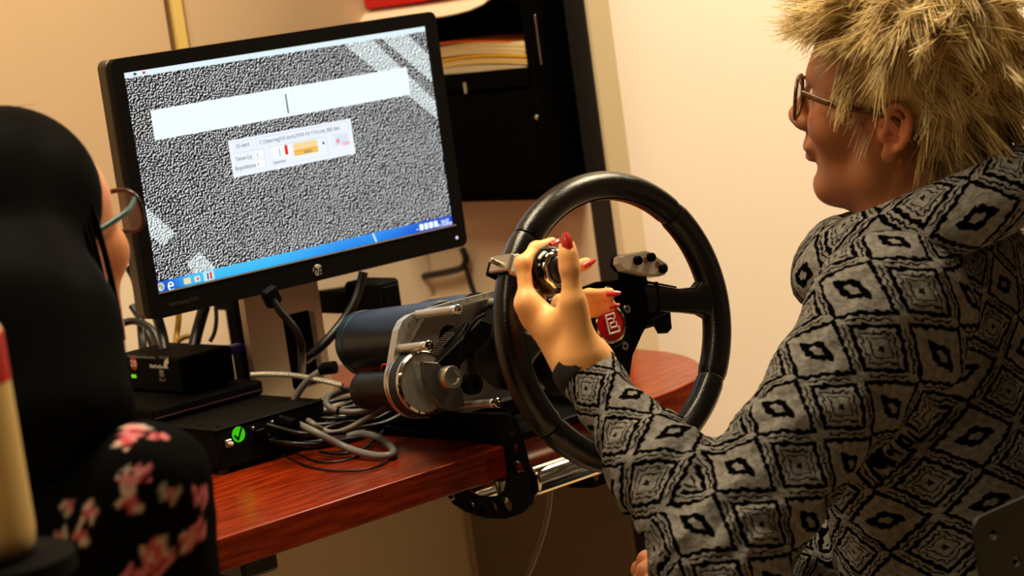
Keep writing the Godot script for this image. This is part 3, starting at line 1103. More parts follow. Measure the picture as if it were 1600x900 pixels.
# ---------------------------------------------------------------- wheel base on the desk (z of this node runs toward the driver)
func wheel_base() -> void:
	var t := thing("wheel_base", "belt driven motor unit of bare aluminium and black plates clamped to the desk edge", "motor unit", at(Vector3(0.0531, 0.8807, 0.1608), Basis(Vector3(0.9989, 0, 0.0479), Vector3(0.005, 0.9944, -0.1053), Vector3(-0.0476, 0.1054, 0.9933))))
	# back motor
	var mot := part(t, "motor_housing", lathe([Vector2(0.0001, -0.392), Vector2(0.026, -0.392), Vector2(0.034, -0.386), Vector2(0.0395, -0.374), Vector2(0.0400, -0.36), Vector2(0.0400, -0.204), Vector2(0.038, -0.202), Vector2(0.0001, -0.202)], 48), M.dark_metal, loc(-0.086, 0.019, 0))
	part(mot, "end_band", lathe([Vector2(0.0395, -0.375), Vector2(0.0406, -0.374), Vector2(0.0406, -0.362), Vector2(0.0395, -0.361)], 48), mat(Color(0.10, 0.17, 0.2), 0.35, 0.5))
	var m2 := part(t, "lower_motor", lathe([Vector2(0.0001, -0.330), Vector2(0.020, -0.330), Vector2(0.023, -0.327), Vector2(0.023, -0.315), Vector2(0.0215, -0.313), Vector2(0.0215, -0.204), Vector2(0.0001, -0.204)], 40), mat(Color(0.13, 0.12, 0.11), 0.35, 0.6), loc(-0.130, -0.033, 0))
	part(m2, "red_wire", tube(spline([Vector3(0.0, 0.024, -0.285), Vector3(-0.006, 0.030, -0.27), Vector3(-0.004, 0.026, -0.25)], 5), 0.0011, 6), mat(Color(0.85, 0.08, 0.05), 0.4))
	part(m2, "cable_tie", lathe([Vector2(0.0222, -0.256), Vector2(0.0232, -0.256), Vector2(0.0232, -0.25), Vector2(0.0222, -0.25)], 32), M.black)
	part(t, "gear_housing", lathe([Vector2(0.0001, -0.330), Vector2(0.030, -0.330), Vector2(0.041, -0.318), Vector2(0.0430, -0.30), Vector2(0.0430, -0.212), Vector2(0.0001, -0.212)], 44), M.dark_metal, loc(-0.028, 0.014, 0))
	# rear plate with holes and slot
	var rp := PackedVector2Array([Vector2(-0.132, 0.050), Vector2(0.075, 0.050), Vector2(0.08, 0.04), Vector2(0.08, -0.062), Vector2(-0.11, -0.062)])
	for i in 9:
		rp.append(Vector2(-0.127, -0.036) + Vector2.from_angle(deg_to_rad(250 - i * 13)) * 0.036)
	rp.append(Vector2(-0.150, 0.030))
	holed(t, "rear_plate", rp, 0.008, [disc2(Vector2(-0.055, 0.022), 0.004, 16), disc2(Vector2(-0.03, 0.006), 0.0075, 18), disc2(Vector2(-0.085, 0.014), 0.015, 20)], M.alu, loc(0, 0, -0.208))
	# front frame: left post with a rounded corner, top rail
	var fp := PackedVector2Array([Vector2(-0.1519, -0.0576), Vector2(-0.1579, -0.0373), Vector2(-0.154, -0.0118), Vector2(-0.1433, 0.0041), Vector2(-0.1503, 0.0207), Vector2(-0.1218, 0.0465), Vector2(-0.0135, 0.0478), Vector2(-0.0116, 0.0552), Vector2(-0.0842, 0.0549), Vector2(-0.1248, 0.0532), Vector2(-0.1421, 0.0522), Vector2(-0.1544, 0.0479), Vector2(-0.1634, 0.0385), Vector2(-0.1768, 0.012)])
	var lc := Vector2(-0.151, -0.0253)
	for i in 15:
		fp.append(lc + Vector2.from_angle(deg_to_rad(140.0 + i * 8.2)) * 0.0405)
	holed(t, "frame_plate", fp, 0.012, [disc2(Vector2(-0.1477, 0.0412), 0.0022, 12)], M.alu, loc(0, 0, -0.200))
	# big pulley, its belt and the cover plate over it
	var p2: Vector2 = Vector2(-0.157, -0.0267)
	var pc := Vector3(p2.x, p2.y, 0)
	part(t, "pulley_flange", lathe([Vector2(0.0001, -0.192), Vector2(0.0385, -0.192), Vector2(0.0395, -0.190), Vector2(0.0395, -0.184), Vector2(0.0001, -0.184)], 56), M.steel, at(pc))
	part(t, "pulley_belt", lathe([Vector2(0.0001, -0.186), Vector2(0.0385, -0.186), Vector2(0.0385, -0.166), Vector2(0.0001, -0.166)], 56), M.rubber, at(pc))
	var p3: Vector2 = Vector2(-0.1621, -0.0244)
	var disc := part(t, "pulley_disc", lathe([Vector2(0.0001, -0.168), Vector2(0.0355, -0.168), Vector2(0.0362, -0.1665), Vector2(0.0355, -0.162), Vector2(0.0338, -0.160), Vector2(0.0001, -0.160)], 56), M.alu, at(Vector3(p3.x, p3.y, 0)))
	part(disc, "disc_rim", lathe([Vector2(0.0338, -0.1605), Vector2(0.0362, -0.1635), Vector2(0.0366, -0.1615), Vector2(0.0344, -0.159)], 56), M.chrome)
	# small belt pulley and the toothed belt that runs up to it
	part(t, "small_pulley", lathe([Vector2(0.0001, -0.196), Vector2(0.013, -0.196), Vector2(0.013, -0.168), Vector2(0.0001, -0.168)], 28), M.soft_black, loc(-0.082, 0.012, 0))
	for p in [[Vector3(-0.098, 0.020, -0.178), Vector3(-0.15, -0.008, -0.178)], [Vector3(-0.068, 0.012, -0.178), Vector3(-0.085, -0.052, -0.178)]]:
		var d: Vector3 = p[1] - p[0]
		var mid: Vector3 = (p[0] + p[1]) / 2.0
		var bl := part(t, "drive_belt", box(Vector3(d.length(), 0.0028, 0.016), 0.0006), M.rubber, at(mid, Basis(Vector3.BACK, atan2(d.y, d.x))))
		var tb := begin()
		for i in 14:
			add_box(tb, Vector3(0.0018, 0.002, 0.0155), 0.0004, loc((i - 6.5) * 0.0042, -0.0022, 0))
		part(bl, "belt_tooth_row", finish(tb), mat(Color(0.22, 0.14, 0.08), 0.8)).set_meta("kind", "stuff")
	# dark cover arm across the pulley towards the shaft
	var arm := PackedVector2Array([Vector2(-0.1689, 0), Vector2(-0.1718, -0.0179), Vector2(-0.1693, -0.037), Vector2(-0.1574, -0.0554), Vector2(-0.1441, -0.0621), Vector2(-0.1233, -0.0624), Vector2(-0.1217, -0.0455), Vector2(-0.1328, -0.0265), Vector2(-0.148, -0.0052)])
	part(t, "cover_arm", plate(arm, -0.154, -0.146, 0.0015), mat(Color(0.33, 0.31, 0.29), 0.4, 0.7))
	part(t, "cross_bar", plate(PackedVector2Array([Vector2(-0.146, -0.0054), Vector2(-0.0719, 0.0302), Vector2(-0.0568, 0.0211), Vector2(-0.0625, 0.007), Vector2(-0.1309, -0.0229)]), -0.166, -0.150, 0.002), M.black)
	var gus := PackedVector2Array([Vector2(-0.1166, 0.0051), Vector2(-0.0855, 0.0288), Vector2(-0.0709, 0.0144), Vector2(-0.1242, -0.0235)])
	part(t, "gusset", plate(gus, -0.170, -0.160, 0.0015), M.black)
	var hp: Vector2 = Vector2(-0.1448, -0.0244)
	part(t, "shaft_end", lathe([Vector2(0.0001, -0.141), Vector2(0.0135, -0.141), Vector2(0.0135, -0.130), Vector2(0.0125, -0.128), Vector2(0.0085, -0.128), Vector2(0.0075, -0.131), Vector2(0.0001, -0.131)], 32), M.steel, at(Vector3(hp.x, hp.y, 0)))
	var hp2: Vector2 = Vector2(-0.1154, -0.0384)
	part(t, "shaft_collar", lathe([Vector2(0.006, -0.141), Vector2(0.0125, -0.141), Vector2(0.0125, -0.131), Vector2(0.006, -0.131)], 28), M.black, at(Vector3(hp2.x, hp2.y, 0)))
	# standoffs with socket screws
	for q in [[Vector2(-0.1661, 0.0172), 0.188, 0.142], [Vector2(-0.1331, 0.0503), 0.188, 0.118], [Vector2(-0.0966, -0.0657), 0.188, 0.128], [Vector2(-0.0233, 0.0426), 0.19, 0.09]]:
		var s := part(t, "standoff", rod(0.0052, -q[1], -q[2], 0.0006, 20), M.alu, at(Vector3(q[0].x, q[0].y, 0)))
		var sc := part(s, "socket_screw", lathe([Vector2(0.0001, -q[2]), Vector2(0.0035, -q[2]), Vector2(0.0035, -q[2] + 0.004), Vector2(0.0058, -q[2] + 0.004), Vector2(0.0058, -q[2] + 0.0095), Vector2(0.005, -q[2] + 0.0102), Vector2(0.003, -q[2] + 0.0102), Vector2(0.003, -q[2] + 0.007), Vector2(0.0001, -q[2] + 0.007)], 20), M.chrome)
		sc.set_meta("label", "bright socket head screw")
	# bent black rod from the upper screw down over the pulley
	part(t, "bent_rod", tube(spline([Vector3(-0.085, 0.0365, -0.125), Vector3(-0.103, 0.032, -0.123), Vector3(-0.1155, 0.018, -0.127), Vector3(-0.121, -0.002, -0.136), Vector3(-0.127, -0.026, -0.146), Vector3(-0.1285, -0.037, -0.158)], 6), 0.0022, 8), M.black)
	# bearing housing and shaft up to the wheel
	part(t, "bearing_housing", lathe([Vector2(0.0001, -0.202), Vector2(0.052, -0.202), Vector2(0.054, -0.198), Vector2(0.050, -0.15), Vector2(0.046, -0.146), Vector2(0.0001, -0.146)], 44), M.dark_metal, loc(-0.005, -0.012, 0))
	part(t, "flange_disc", lathe([Vector2(0.0001, -0.148), Vector2(0.055, -0.148), Vector2(0.057, -0.145), Vector2(0.057, -0.118), Vector2(0.054, -0.114), Vector2(0.0001, -0.114)], 48), M.soft_black, loc(-0.002, -0.004, 0))
	part(t, "steering_shaft", rod(0.015, -0.116, -0.0745, 0.001, 28), M.steel)
	part(t, "side_tube", rod(0.024, -0.150, -0.085, 0.002, 32), mat(Color(0.34, 0.33, 0.31), 0.35, 0.8), loc(0.02, -0.058, 0))
	part(t, "rail_rod", rod(0.006, -0.19, -0.1, 0.001, 20), M.dark_metal, loc(-0.022, 0.040, 0))
	# mounting: base plate lying on the desk, side cheeks, clamp arms, chrome tubes (placed in the room's own axes)
	var inv := t.transform.affine_inverse()
	var bs := begin()
	add_box(bs, Vector3(0.20, 0.010, 0.30), 0.002, inv * loc(0.10, 0.7460, -0.145))
	add_box(bs, Vector3(0.17, 0.024, 0.05), 0.004, inv * loc(0.09, 0.763, -0.105))
	part(t, "base_plate", finish(bs), M.powder)
	var cheek := [Vector3(0.008, 0.7716, -0.1142), Vector3(0.008, 0.7779, 0.0079), Vector3(0.008, 0.7605, 0.0011), Vector3(0.008, 0.7443, -0.0384), Vector3(0.008, 0.7384, -0.1095), Vector3(0.008, 0.7417, -0.1629), Vector3(0.008, 0.7504, -0.1793)]
	var co := PackedVector2Array()
	for p in cheek:
		co.append(Vector2(p.z, maxf(p.y, 0.7415)))
	var shoe := PackedVector2Array()
	for p in [Vector3(0, 0.7465, -0.2255), Vector3(0, 0.757, -0.213), Vector3(0, 0.7692, -0.1657), Vector3(0, 0.7748, -0.1044), Vector3(0, 0.7634, -0.095), Vector3(0, 0.7483, -0.1101), Vector3(0, 0.7349, -0.1733), Vector3(0, 0.7339, -0.2157)]:
		shoe.append(Vector2(p.z, maxf(p.y, 0.7415)))
	var turn := Basis(Vector3(0, 0, 1), Vector3(0, 1, 0), Vector3(-1, 0, 0))   # outline is (z, y), thickness along -x
	for x in [0.014, 0.165]:
		part(t, "side_cheek", plate(co, 0, 0.006, 0.0008), M.powder, inv * at(Vector3(x, 0, 0), turn))
		part(t, "glide_foot", plate(shoe, -0.012, 0.012, 0.004), M.black, inv * at(Vector3(x + 0.004, 0, 0), turn))
	var arm_o := PackedVector2Array()
	for p in [Vector3(0.004, 0.7773, -0.0215), Vector3(0.004, 0.7791, 0.0136), Vector3(0.004, 0.775, 0.0239), Vector3(0.004, 0.76, 0.0297), Vector3(0.004, 0.7328, 0.0352), Vector3(0.004, 0.7046, 0.0384), Vector3(0.004, 0.6815, 0.0371), Vector3(0.004, 0.6711, 0.0329), Vector3(0.004, 0.6606, 0.0187), Vector3(0.004, 0.6509, -0.0134), Vector3(0.004, 0.6487, -0.0479), Vector3(0.004, 0.653, -0.0818), Vector3(0.004, 0.6614, -0.1047), Vector3(0.004, 0.6712, -0.1133), Vector3(0.004, 0.6794, -0.1104), Vector3(0.004, 0.6842, -0.0999), Vector3(0.004, 0.6821, -0.0862), Vector3(0.004, 0.6753, -0.0713), Vector3(0.004, 0.6739, -0.0485), Vector3(0.004, 0.6775, -0.0227), Vector3(0.004, 0.6864, -0.0085), Vector3(0.004, 0.7018, -0.0009), Vector3(0.004, 0.7197, 0.0005), Vector3(0.004, 0.7365, -0.0039), Vector3(0.004, 0.7518, -0.0053), Vector3(0.004, 0.7594, -0.0083)]:
		arm_o.append(Vector2(p.z, p.y))
	var holes := []
	for h in [[Vector3(0.004, 0.7457, 0.0202), 0.007, 0.014], [Vector3(0.004, 0.7142, 0.0216), 0.0095, 0.0105], [Vector3(0.004, 0.6686, -0.0076), 0.0095, 0.0095], [Vector3(0.004, 0.6635, -0.0312), 0.006, 0.0075], [Vector3(0.004, 0.6616, -0.0545), 0.0038, 0.006], [Vector3(0.004, 0.6625, -0.0716), 0.0055, 0.0065], [Vector3(0.004, 0.6694, -0.1054), 0.005, 0.005]]:
		var q := PackedVector2Array()
		for p in disc2(Vector2.ZERO, 1.0, 20):
			q.append(Vector2(h[0].z, h[0].y) + p * Vector2(h[1], h[2]))
		holes.append(q)
	for x in [0.004, 0.150]:
		holed(t, "clamp_arm", arm_o, 0.006, holes, M.powder, inv * at(Vector3(x, 0, 0), turn))
	var tube_c := Vector3(0.004, 0.6934, 0.0428)
	part(t, "chrome_tube", rod(0.0185, 0.0, 0.150, 0.002, 40), M.chrome, inv * at(tube_c + Vector3(0.001, 0.004, -0.012), facing(Vector3.RIGHT)))
	part(t, "chrome_tube", rod(0.0135, 0.0, 0.142, 0.002, 40), M.chrome, inv * at(Vector3(0.008, 0.6679, -0.0913) + Vector3(0, 0.002, 0.0), facing(Vector3.RIGHT)))
	part(t, "clamp_pad", box(Vector3(0.03, 0.014, 0.04), 0.002), M.rubber, inv * at(Vector3(0.03, 0.6965, -0.05)))
	part(t, "clamp_screw", rod(0.006, 0.0, 0.03, 0.001, 20), M.steel, inv * at(Vector3(0.03, 0.660, -0.05), facing(Vector3.UP)))

# ---------------------------------------------------------------- electronics on the desk
func boxes() -> void:
	# control box with the green tick
	var x0 := -0.2185
	var zf := -0.2640
	var w := 0.165
	var d := 0.21
	var hb := 0.054
	var t := thing("control_box", "flat black electronics box with a round green tick sticker at the desk front", "electronics box", at(Vector3(x0 + w / 2, 0.74, zf - d / 2)))
	part(t, "case", box(Vector3(w, hb - 0.006, d), 0.0015), M.soft_black, loc(0, 0.006 + (hb - 0.006) / 2, 0))
	var lid := part(t, "lid", box(Vector3(w + 0.002, 0.002, d + 0.002), 0.0006), M.powder, loc(0, hb + 0.001, 0))
	for p in [Vector2(-0.068, 0.09), Vector2(-0.068, 0.055), Vector2(0.07, 0.09), Vector2(0.07, -0.06)]:
		part(lid, "lid_screw", lathe([Vector2(0.0001, 0), Vector2(0.003, 0), Vector2(0.0026, 0.0012), Vector2(0.0001, 0.0016)], 14), M.black, at(Vector3(p.x, 0.001, p.y), facing(Vector3.UP)))
	for sx in [-1.0, 1.0]:
		for sz in [-1.0, 1.0]:
			part(t, "foot", lathe([Vector2(0.0001, 0.0), Vector2(0.006, 0.0), Vector2(0.007, 0.006), Vector2(0.0001, 0.006)], 18), mat(Color(0.4, 0.38, 0.35), 0.25, 0.4), at(Vector3(sx * 0.07, 0, sz * 0.092), facing(Vector3.UP)))
	var org := Vector3(x0 + w / 2, 0.74, zf - d / 2)
	var gp := Vector3(-0.1862, 0.7834, -0.2635) - org
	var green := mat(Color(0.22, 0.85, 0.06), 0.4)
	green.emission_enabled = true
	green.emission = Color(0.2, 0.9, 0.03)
	green.emission_energy_multiplier = 0.22  # the sticker is no lamp; faint emission brightens its green
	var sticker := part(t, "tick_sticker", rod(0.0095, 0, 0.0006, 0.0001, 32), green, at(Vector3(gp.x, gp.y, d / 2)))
	var tick := begin()
	for e in [[Vector2(-0.006, 0.0), Vector2(-0.0015, -0.006)], [Vector2(-0.0018, -0.006), Vector2(0.0052, 0.0068)]]:
		var dv: Vector2 = e[1] - e[0]
		add_box(tick, Vector3(dv.length() + 0.0012, 0.0024, 0.0004), 0.0001, at(Vector3((e[0].x + e[1].x) / 2, (e[0].y + e[1].y) / 2, 0.0008), Basis(Vector3.BACK, dv.angle())))
	part(sticker, "tick_mark", finish(tick), M.black)
	var sp := Vector3(-0.2028, 0.7763, -0.2635) - org
	part(t, "toggle_switch", box(Vector3(0.009, 0.010, 0.004), 0.001), mat(Color(0.55, 0.52, 0.48), 0.3, 0.6), at(Vector3(sp.x, sp.y, d / 2 + 0.001)))
	part(t, "switch_lever", lathe([Vector2(0.0001, 0), Vector2(0.0022, 0), Vector2(0.0026, 0.006), Vector2(0.0001, 0.007)], 16), M.white_print, at(Vector3(sp.x, sp.y, d / 2 + 0.002)))
	for pp in [Vector3(-0.1664, 0.7865, -0.2635), Vector3(-0.1372, 0.7868, -0.2635)]:
		var q: Vector3 = pp - org
		part(t, "panel_stud", rod(0.0022, 0, 0.005, 0.0005, 16), M.steel, at(Vector3(q.x, q.y, d / 2)))
	for pp in [Vector3(-0.1563, 0.7786, -0.2635), Vector3(-0.1406, 0.7636, -0.2635), Vector3(-0.1224, 0.7768, -0.2635), Vector3(-0.12, 0.7634, -0.2635)]:
		var q: Vector3 = pp - org
		part(t, "cable_socket", box(Vector3(0.013, 0.009, 0.006), 0.001), M.black, at(Vector3(q.x, q.y, d / 2 + 0.002)))
	# slim device between the boxes
	var k0 := Vector3(-0.115, 0.797, -0.4725)
	var sl := thing("slim_drive", "slim dark case with a reddish front edge lying under the small switch box", "device", at(Vector3(-0.135, 0.797, -0.485)))
	part(sl, "case", box(Vector3(0.17, 0.018, 0.19), 0.003), M.soft_black, loc(0, 0.009, 0))
	part(sl, "red_edge", box(Vector3(0.166, 0.002, 0.002), 0.0005), mat(Color(0.20, 0.03, 0.02), 0.9), loc(0.0, 0.006, 0.0952))
	# video switch box: front faces left, toward -x
	var kx := -0.147
	var kz := -0.425
	var kw := 0.082
	var kd := 0.150
	var kh := 0.046
	var kv := thing("switch_box", "small black selector box with a red 2B sticker and a green light", "switch box", at(Vector3(kx + kw / 2, 0.815, kz - kd / 2)))
	part(kv, "case", box(Vector3(kw, kh, kd), 0.003), M.soft_black, loc(0, kh / 2 + 0.002, 0))
	part(kv, "feet", box(Vector3(kw - 0.02, 0.003, kd - 0.02), 0.001), M.rubber, loc(0, 0.0012, 0))
	var fb := Basis(Vector3.BACK, Vector3.UP, Vector3.LEFT)   # text plane that faces -x
	var fx := -kw / 2 - 0.0003
	var ko := Vector3(kx + kw / 2, 0.815, kz - kd / 2)
	var zy := func(p: Vector3) -> Vector3:
		return Vector3(fx, p.y - ko.y, p.z - ko.z)
	var s2 := part(kv, "number_sticker", rod(0.0088, 0, 0.0005, 0.0001, 32), mat(Color(0.55, 0.05, 0.05), 0.5), at(zy.call(Vector3(-0.1475, 0.853, -0.5303)), fb))
	letters(s2, "sticker_letters", "2B", 0.0085, mat(Color(0.9, 0.72, 0.68), 0.6), loc(0, 0, 0.0007), true)
	part(kv, "status_light", box(Vector3(0.011, 0.0045, 0.0012), 0.0004), glow(Color(0.45, 0.85, 0.12), 0.6), at(zy.call(Vector3(-0.1475, 0.8358, -0.5352)), fb))
	part(kv, "select_button", box(Vector3(0.010, 0.009, 0.003), 0.001), mat(Color(0.42, 0.38, 0.33), 0.5), at(zy.call(Vector3(-0.1475, 0.8418, -0.4685)), fb))
	letters(kv, "button_letters", "SELECT", 0.0036, M.grey_print, at(zy.call(Vector3(-0.1475, 0.8334, -0.4694)), fb))
	letters(kv, "maker_letters", "StarTech.com", 0.0046, M.white_print, at(zy.call(Vector3(-0.1475, 0.8508, -0.4733)), fb), true)
	letters(kv, "model_letters", "SV231USB", 0.0034, M.grey_print, at(zy.call(Vector3(-0.1475, 0.863, -0.4583)), fb))
	letters(kv, "front_letters", "2 Port USB Keyboard Mouse Switch", 0.0030, M.grey_print, at(zy.call(Vector3(-0.1475, 0.8621, -0.5113)), fb))
	var arc := PackedVector2Array()
	for i in 9:
		arc.append(Vector2.from_angle(deg_to_rad(90 + i * 11.25)) * 0.0125)
	for i in 9:
		arc.append(Vector2.from_angle(deg_to_rad(180 - i * 11.25)) * 0.0058)
	part(kv, "logo_arc", plate(arc, 0, 0.0004, 0.0001), M.white_print, at(zy.call(Vector3(-0.1475, 0.85, -0.4489)), fb))
	part(kv, "case_screw", rod(0.002, 0, 0.001, 0.0003, 12), M.black, at(Vector3(-0.03, 0.02, kd / 2)))
	var bp := Vector3(-0.0981, 0.8675, -0.4)
	var plug := tag(part(self, "video_plug", box(Vector3(0.030, 0.011, 0.020), 0.002), mat(Color(0.10, 0.09, 0.5), 0.5), at(Vector3(kx + kw + 0.016, 0.853, kz - 0.022))), "small blue video plug in the right end of the switch box", "plug") as MeshInstance3D
	for s in [-1.0, 1.0]:
		part(plug, "thumb_screw", rod(0.002, 0, 0.012, 0.0005, 12), mat(Color(0.10, 0.09, 0.5), 0.5), at(Vector3(0.014, 0, s * 0.0078), facing(Vector3.RIGHT)))
	# black upright device left of the stand
	var ud := thing("upright_device", "thin black upright case standing between the switch box and the monitor stand", "device", at(Vector3(0.1841, 0.741, -0.7747) + Vector3(-0.012, 0, -0.03)))
	part(ud, "case", box(Vector3(0.028, 0.17, 0.12), 0.004), M.soft_black, loc(0, 0.088, 0))
	part(ud, "front_edge", box(Vector3(0.003, 0.165, 0.004), 0.001), mat(Color(0.12, 0.115, 0.11), 0.4), loc(0.014, 0.088, 0.06))
	part(ud, "foot", box(Vector3(0.06, 0.005, 0.12), 0.002), M.black, loc(0, 0.0025, 0))

func cord(called: String, label: String, pts: Array, r: float, m: Material, group := "", per := 8) -> MeshInstance3D:
	var o := part(self, called, tube(spline(pts, per), r, 8), m)
	tag(o, label, "cable", group)
	return o

func cables() -> void:
	# thick grey cable from the control box looping on the desk
	var c1 := cord("grey_cable", "thick grey cable looping forward from the control box over the desk front", [Vector3(-0.1237, 0.7861, -0.262), Vector3(-0.1104, 0.7795, -0.25), Vector3(-0.1253, 0.7766, -0.1958), Vector3(-0.1041, 0.7536, -0.1659), Vector3(-0.1036, 0.747, -0.1193), Vector3(-0.0997, 0.747, -0.0929), Vector3(-0.0832, 0.747, -0.102), Vector3(-0.0535, 0.747, -0.1485), Vector3(-0.0336, 0.748, -0.1982), Vector3(-0.0354, 0.75, -0.2269), Vector3(-0.0494, 0.748, -0.2354)], 0.0046, M.grey_cable)
	part(c1, "boot", tube(spline([Vector3(-0.1267, 0.7883, -0.264), Vector3(-0.1192, 0.7844, -0.258), Vector3(-0.1306, 0.785, -0.2224)], 4), 0.0062, 10), M.black)
	var c2 := cord("grey_cable", "thin grey cable crossing diagonally over the black cable coil", [Vector3(-0.0413, 0.765, -0.3223), Vector3(-0.102, 0.7803, -0.2299), Vector3(-0.0931, 0.7691, -0.2198), Vector3(-0.0859, 0.765, -0.2059), Vector3(-0.0742, 0.7695, -0.1895), Vector3(-0.0599, 0.777, -0.1781), Vector3(-0.0471, 0.7826, -0.1677), Vector3(-0.0273, 0.7853, -0.164), Vector3(0.0034, 0.7824, -0.1767)], 0.0036, mat(Color(0.45, 0.42, 0.36), 0.5))
	part(c2, "end_boot", tube(PackedVector3Array([Vector3(-0.0341, 0.765, -0.337), Vector3(-0.0436, 0.765, -0.3167)]), 0.0042, 8), M.black)
	var c3 := cord("grey_cable", "grey ribbed cable of the coil behind the motor pulley", [Vector3(0.0187, 0.7948, -0.2195), Vector3(-0.0044, 0.8013, -0.2278), Vector3(-0.034, 0.805, -0.2413), Vector3(-0.061, 0.804, -0.2382), Vector3(-0.0781, 0.7989, -0.2254), Vector3(-0.0793, 0.7918, -0.2117), Vector3(-0.0723, 0.788, -0.1912), Vector3(-0.0551, 0.7864, -0.1756), Vector3(-0.0314, 0.7853, -0.1677), Vector3(0.0015, 0.7818, -0.1647)], 0.0042, mat(Color(0.34, 0.32, 0.30), 0.45))
	part(c3, "cable_tie", tube(PackedVector3Array([Vector3(-0.0785, 0.7908, -0.204), Vector3(-0.0775, 0.7903, -0.2017)]), 0.0056, 10), M.black)
	# black coil: several turns, each a cable of its own
	var rng := RandomNumberGenerator.new()
	rng.seed = 12
	var cc := Vector3(0.0026, 0.757, -0.2774)
	for k in 8:
		var pts := []
		var rx := 0.075 + rng.randf_range(-0.014, 0.016)
		var rz := 0.055 + rng.randf_range(-0.014, 0.012)
		var o := Vector3(rng.randf_range(-0.01, 0.01), k * 0.0045, rng.randf_range(-0.012, 0.012))
		for i in 12:
			var w := TAU * i / 12
			pts.append(cc + o + Vector3(cos(w) * rx, rng.randf_range(-0.003, 0.004) - 0.012, sin(w) * rz))
		var co := part(self, "coiled_cable", tube(spline(pts, 5, true), 0.0034, 8, true), M.cable)
		tag(co, "glossy black cable coil beside the motor pulley, %s turn" % ["bottom", "second lowest", "third lowest", "fourth lowest", "fourth highest", "third highest", "second highest", "topmost"][k], "cable", "turns of the black cable coil")
	cord("thin_cable", "thin black cable curving widest across the red desk top", [Vector3(-0.1407, 0.7637, -0.262), Vector3(-0.1245, 0.742, -0.2629), Vector3(-0.1533, 0.742, -0.1807), Vector3(-0.159, 0.742, -0.1121), Vector3(-0.1376, 0.742, -0.079), Vector3(-0.0927, 0.742, -0.0954), Vector3(-0.0561, 0.743, -0.1341)], 0.0014, M.cable)
	cord("thin_cable", "thin black cable in the shadow under the grey cable loop", [Vector3(-0.1439, 0.7725, -0.262), Vector3(-0.1049, 0.742, -0.2756), Vector3(-0.1343, 0.742, -0.1801), Vector3(-0.1137, 0.742, -0.1504), Vector3(-0.0783, 0.742, -0.1611)], 0.0014, M.cable)
	cord("black_cable", "black plugged cable uppermost at the front of the control box", [Vector3(-0.1449, 0.7856, -0.26), Vector3(-0.1395, 0.7806, -0.24), Vector3(-0.138, 0.7766, -0.2072), Vector3(-0.1147, 0.7692, -0.1985), Vector3(-0.0799, 0.7642, -0.1936)], 0.0028, M.cable)
	cord("black_cable", "black plugged cable lowest at the front of the control box", [Vector3(-0.1459, 0.7653, -0.256), Vector3(-0.1591, 0.7697, -0.1977), Vector3(-0.1342, 0.7627, -0.1877), Vector3(-0.105, 0.7595, -0.1881), Vector3(-0.0758, 0.758, -0.1752)], 0.0028, M.cable)
	cord("black_cable", "black glossy cable lying over the desk beside the grey loop", [Vector3(-0.102, 0.744, -0.2208), Vector3(-0.1043, 0.744, -0.1927), Vector3(-0.0958, 0.744, -0.1723), Vector3(-0.0702, 0.744, -0.1731), Vector3(0.0024, 0.746, -0.2235)], 0.0022, M.cable)
	# braided steel cable
	var br := begin()
	var core := spline([Vector3(-0.0871, 0.8308, -0.3612), Vector3(-0.0705, 0.8285, -0.346), Vector3(-0.0589, 0.8261, -0.3217), Vector3(-0.0479, 0.8213, -0.2974), Vector3(-0.0433, 0.8166, -0.2653), Vector3(-0.0418, 0.8126, -0.2361)], 14)
	var fr := frames(core)
	for s in 4:
		var p := PackedVector3Array()
		for i in core.size():
			var b: Basis = fr[i]
			var w := TAU * (s / 4.0 + i * 0.115)
			p.append(core[i] + (b.x * cos(w) + b.y * sin(w)) * 0.0021)
		add_tube(br, p, 0.0017, 6)
	tag(part(self, "steel_rope", finish(br), mat(Color(0.66, 0.64, 0.58), 0.4, 0.3)), "twisted silver steel rope running past the foot of the monitor stand", "cable")
	# power cable to the motor
	var pw := cord("grey_cable", "grey motor cable with a black plug in front of the monitor stand", [Vector3(-0.0375, 0.8296, -0.2761), Vector3(-0.0448, 0.8226, -0.2881), Vector3(-0.0503, 0.8152, -0.2984), Vector3(-0.0569, 0.8031, -0.3088), Vector3(-0.0637, 0.7862, -0.3186)], 0.0046, M.grey_cable)
	part(pw, "plug", tube(PackedVector3Array([Vector3(-0.0407, 0.8286, -0.2788), Vector3(-0.0366, 0.8312, -0.2729), Vector3(-0.0307, 0.832, -0.2596)]), PackedFloat32Array([0.006, 0.0082, 0.0082]), 10), M.black)
	# cables from the monitor
	var vc := cord("video_cable", "black video cable plugged into the bottom left of the monitor", [Vector3(-0.0781, 0.9268, -0.3032), Vector3(-0.0747, 0.9132, -0.2977), Vector3(-0.068, 0.899, -0.2918), Vector3(-0.0623, 0.885, -0.2868), Vector3(-0.0571, 0.8685, -0.2872), Vector3(-0.0474, 0.8489, -0.302), Vector3(-0.0217, 0.822, -0.3418)], 0.0052, M.cable)
	part(vc, "plug", box(Vector3(0.022, 0.024, 0.012), 0.003), M.black, at(Vector3(-0.0786, 0.9301, -0.3043), Basis(Vector3.BACK, 0.35)))
	cord("power_cable", "thick black power cable hanging in a bow right of the monitor stand", [Vector3(0.0593, 0.9352, -0.2904), Vector3(0.0518, 0.9159, -0.2935), Vector3(0.0388, 0.8969, -0.2948), Vector3(0.0223, 0.8787, -0.2994), Vector3(-0.0001, 0.8618, -0.3028), Vector3(-0.015, 0.8481, -0.3135), Vector3(-0.0154, 0.8357, -0.3386)], 0.0062, M.cable)
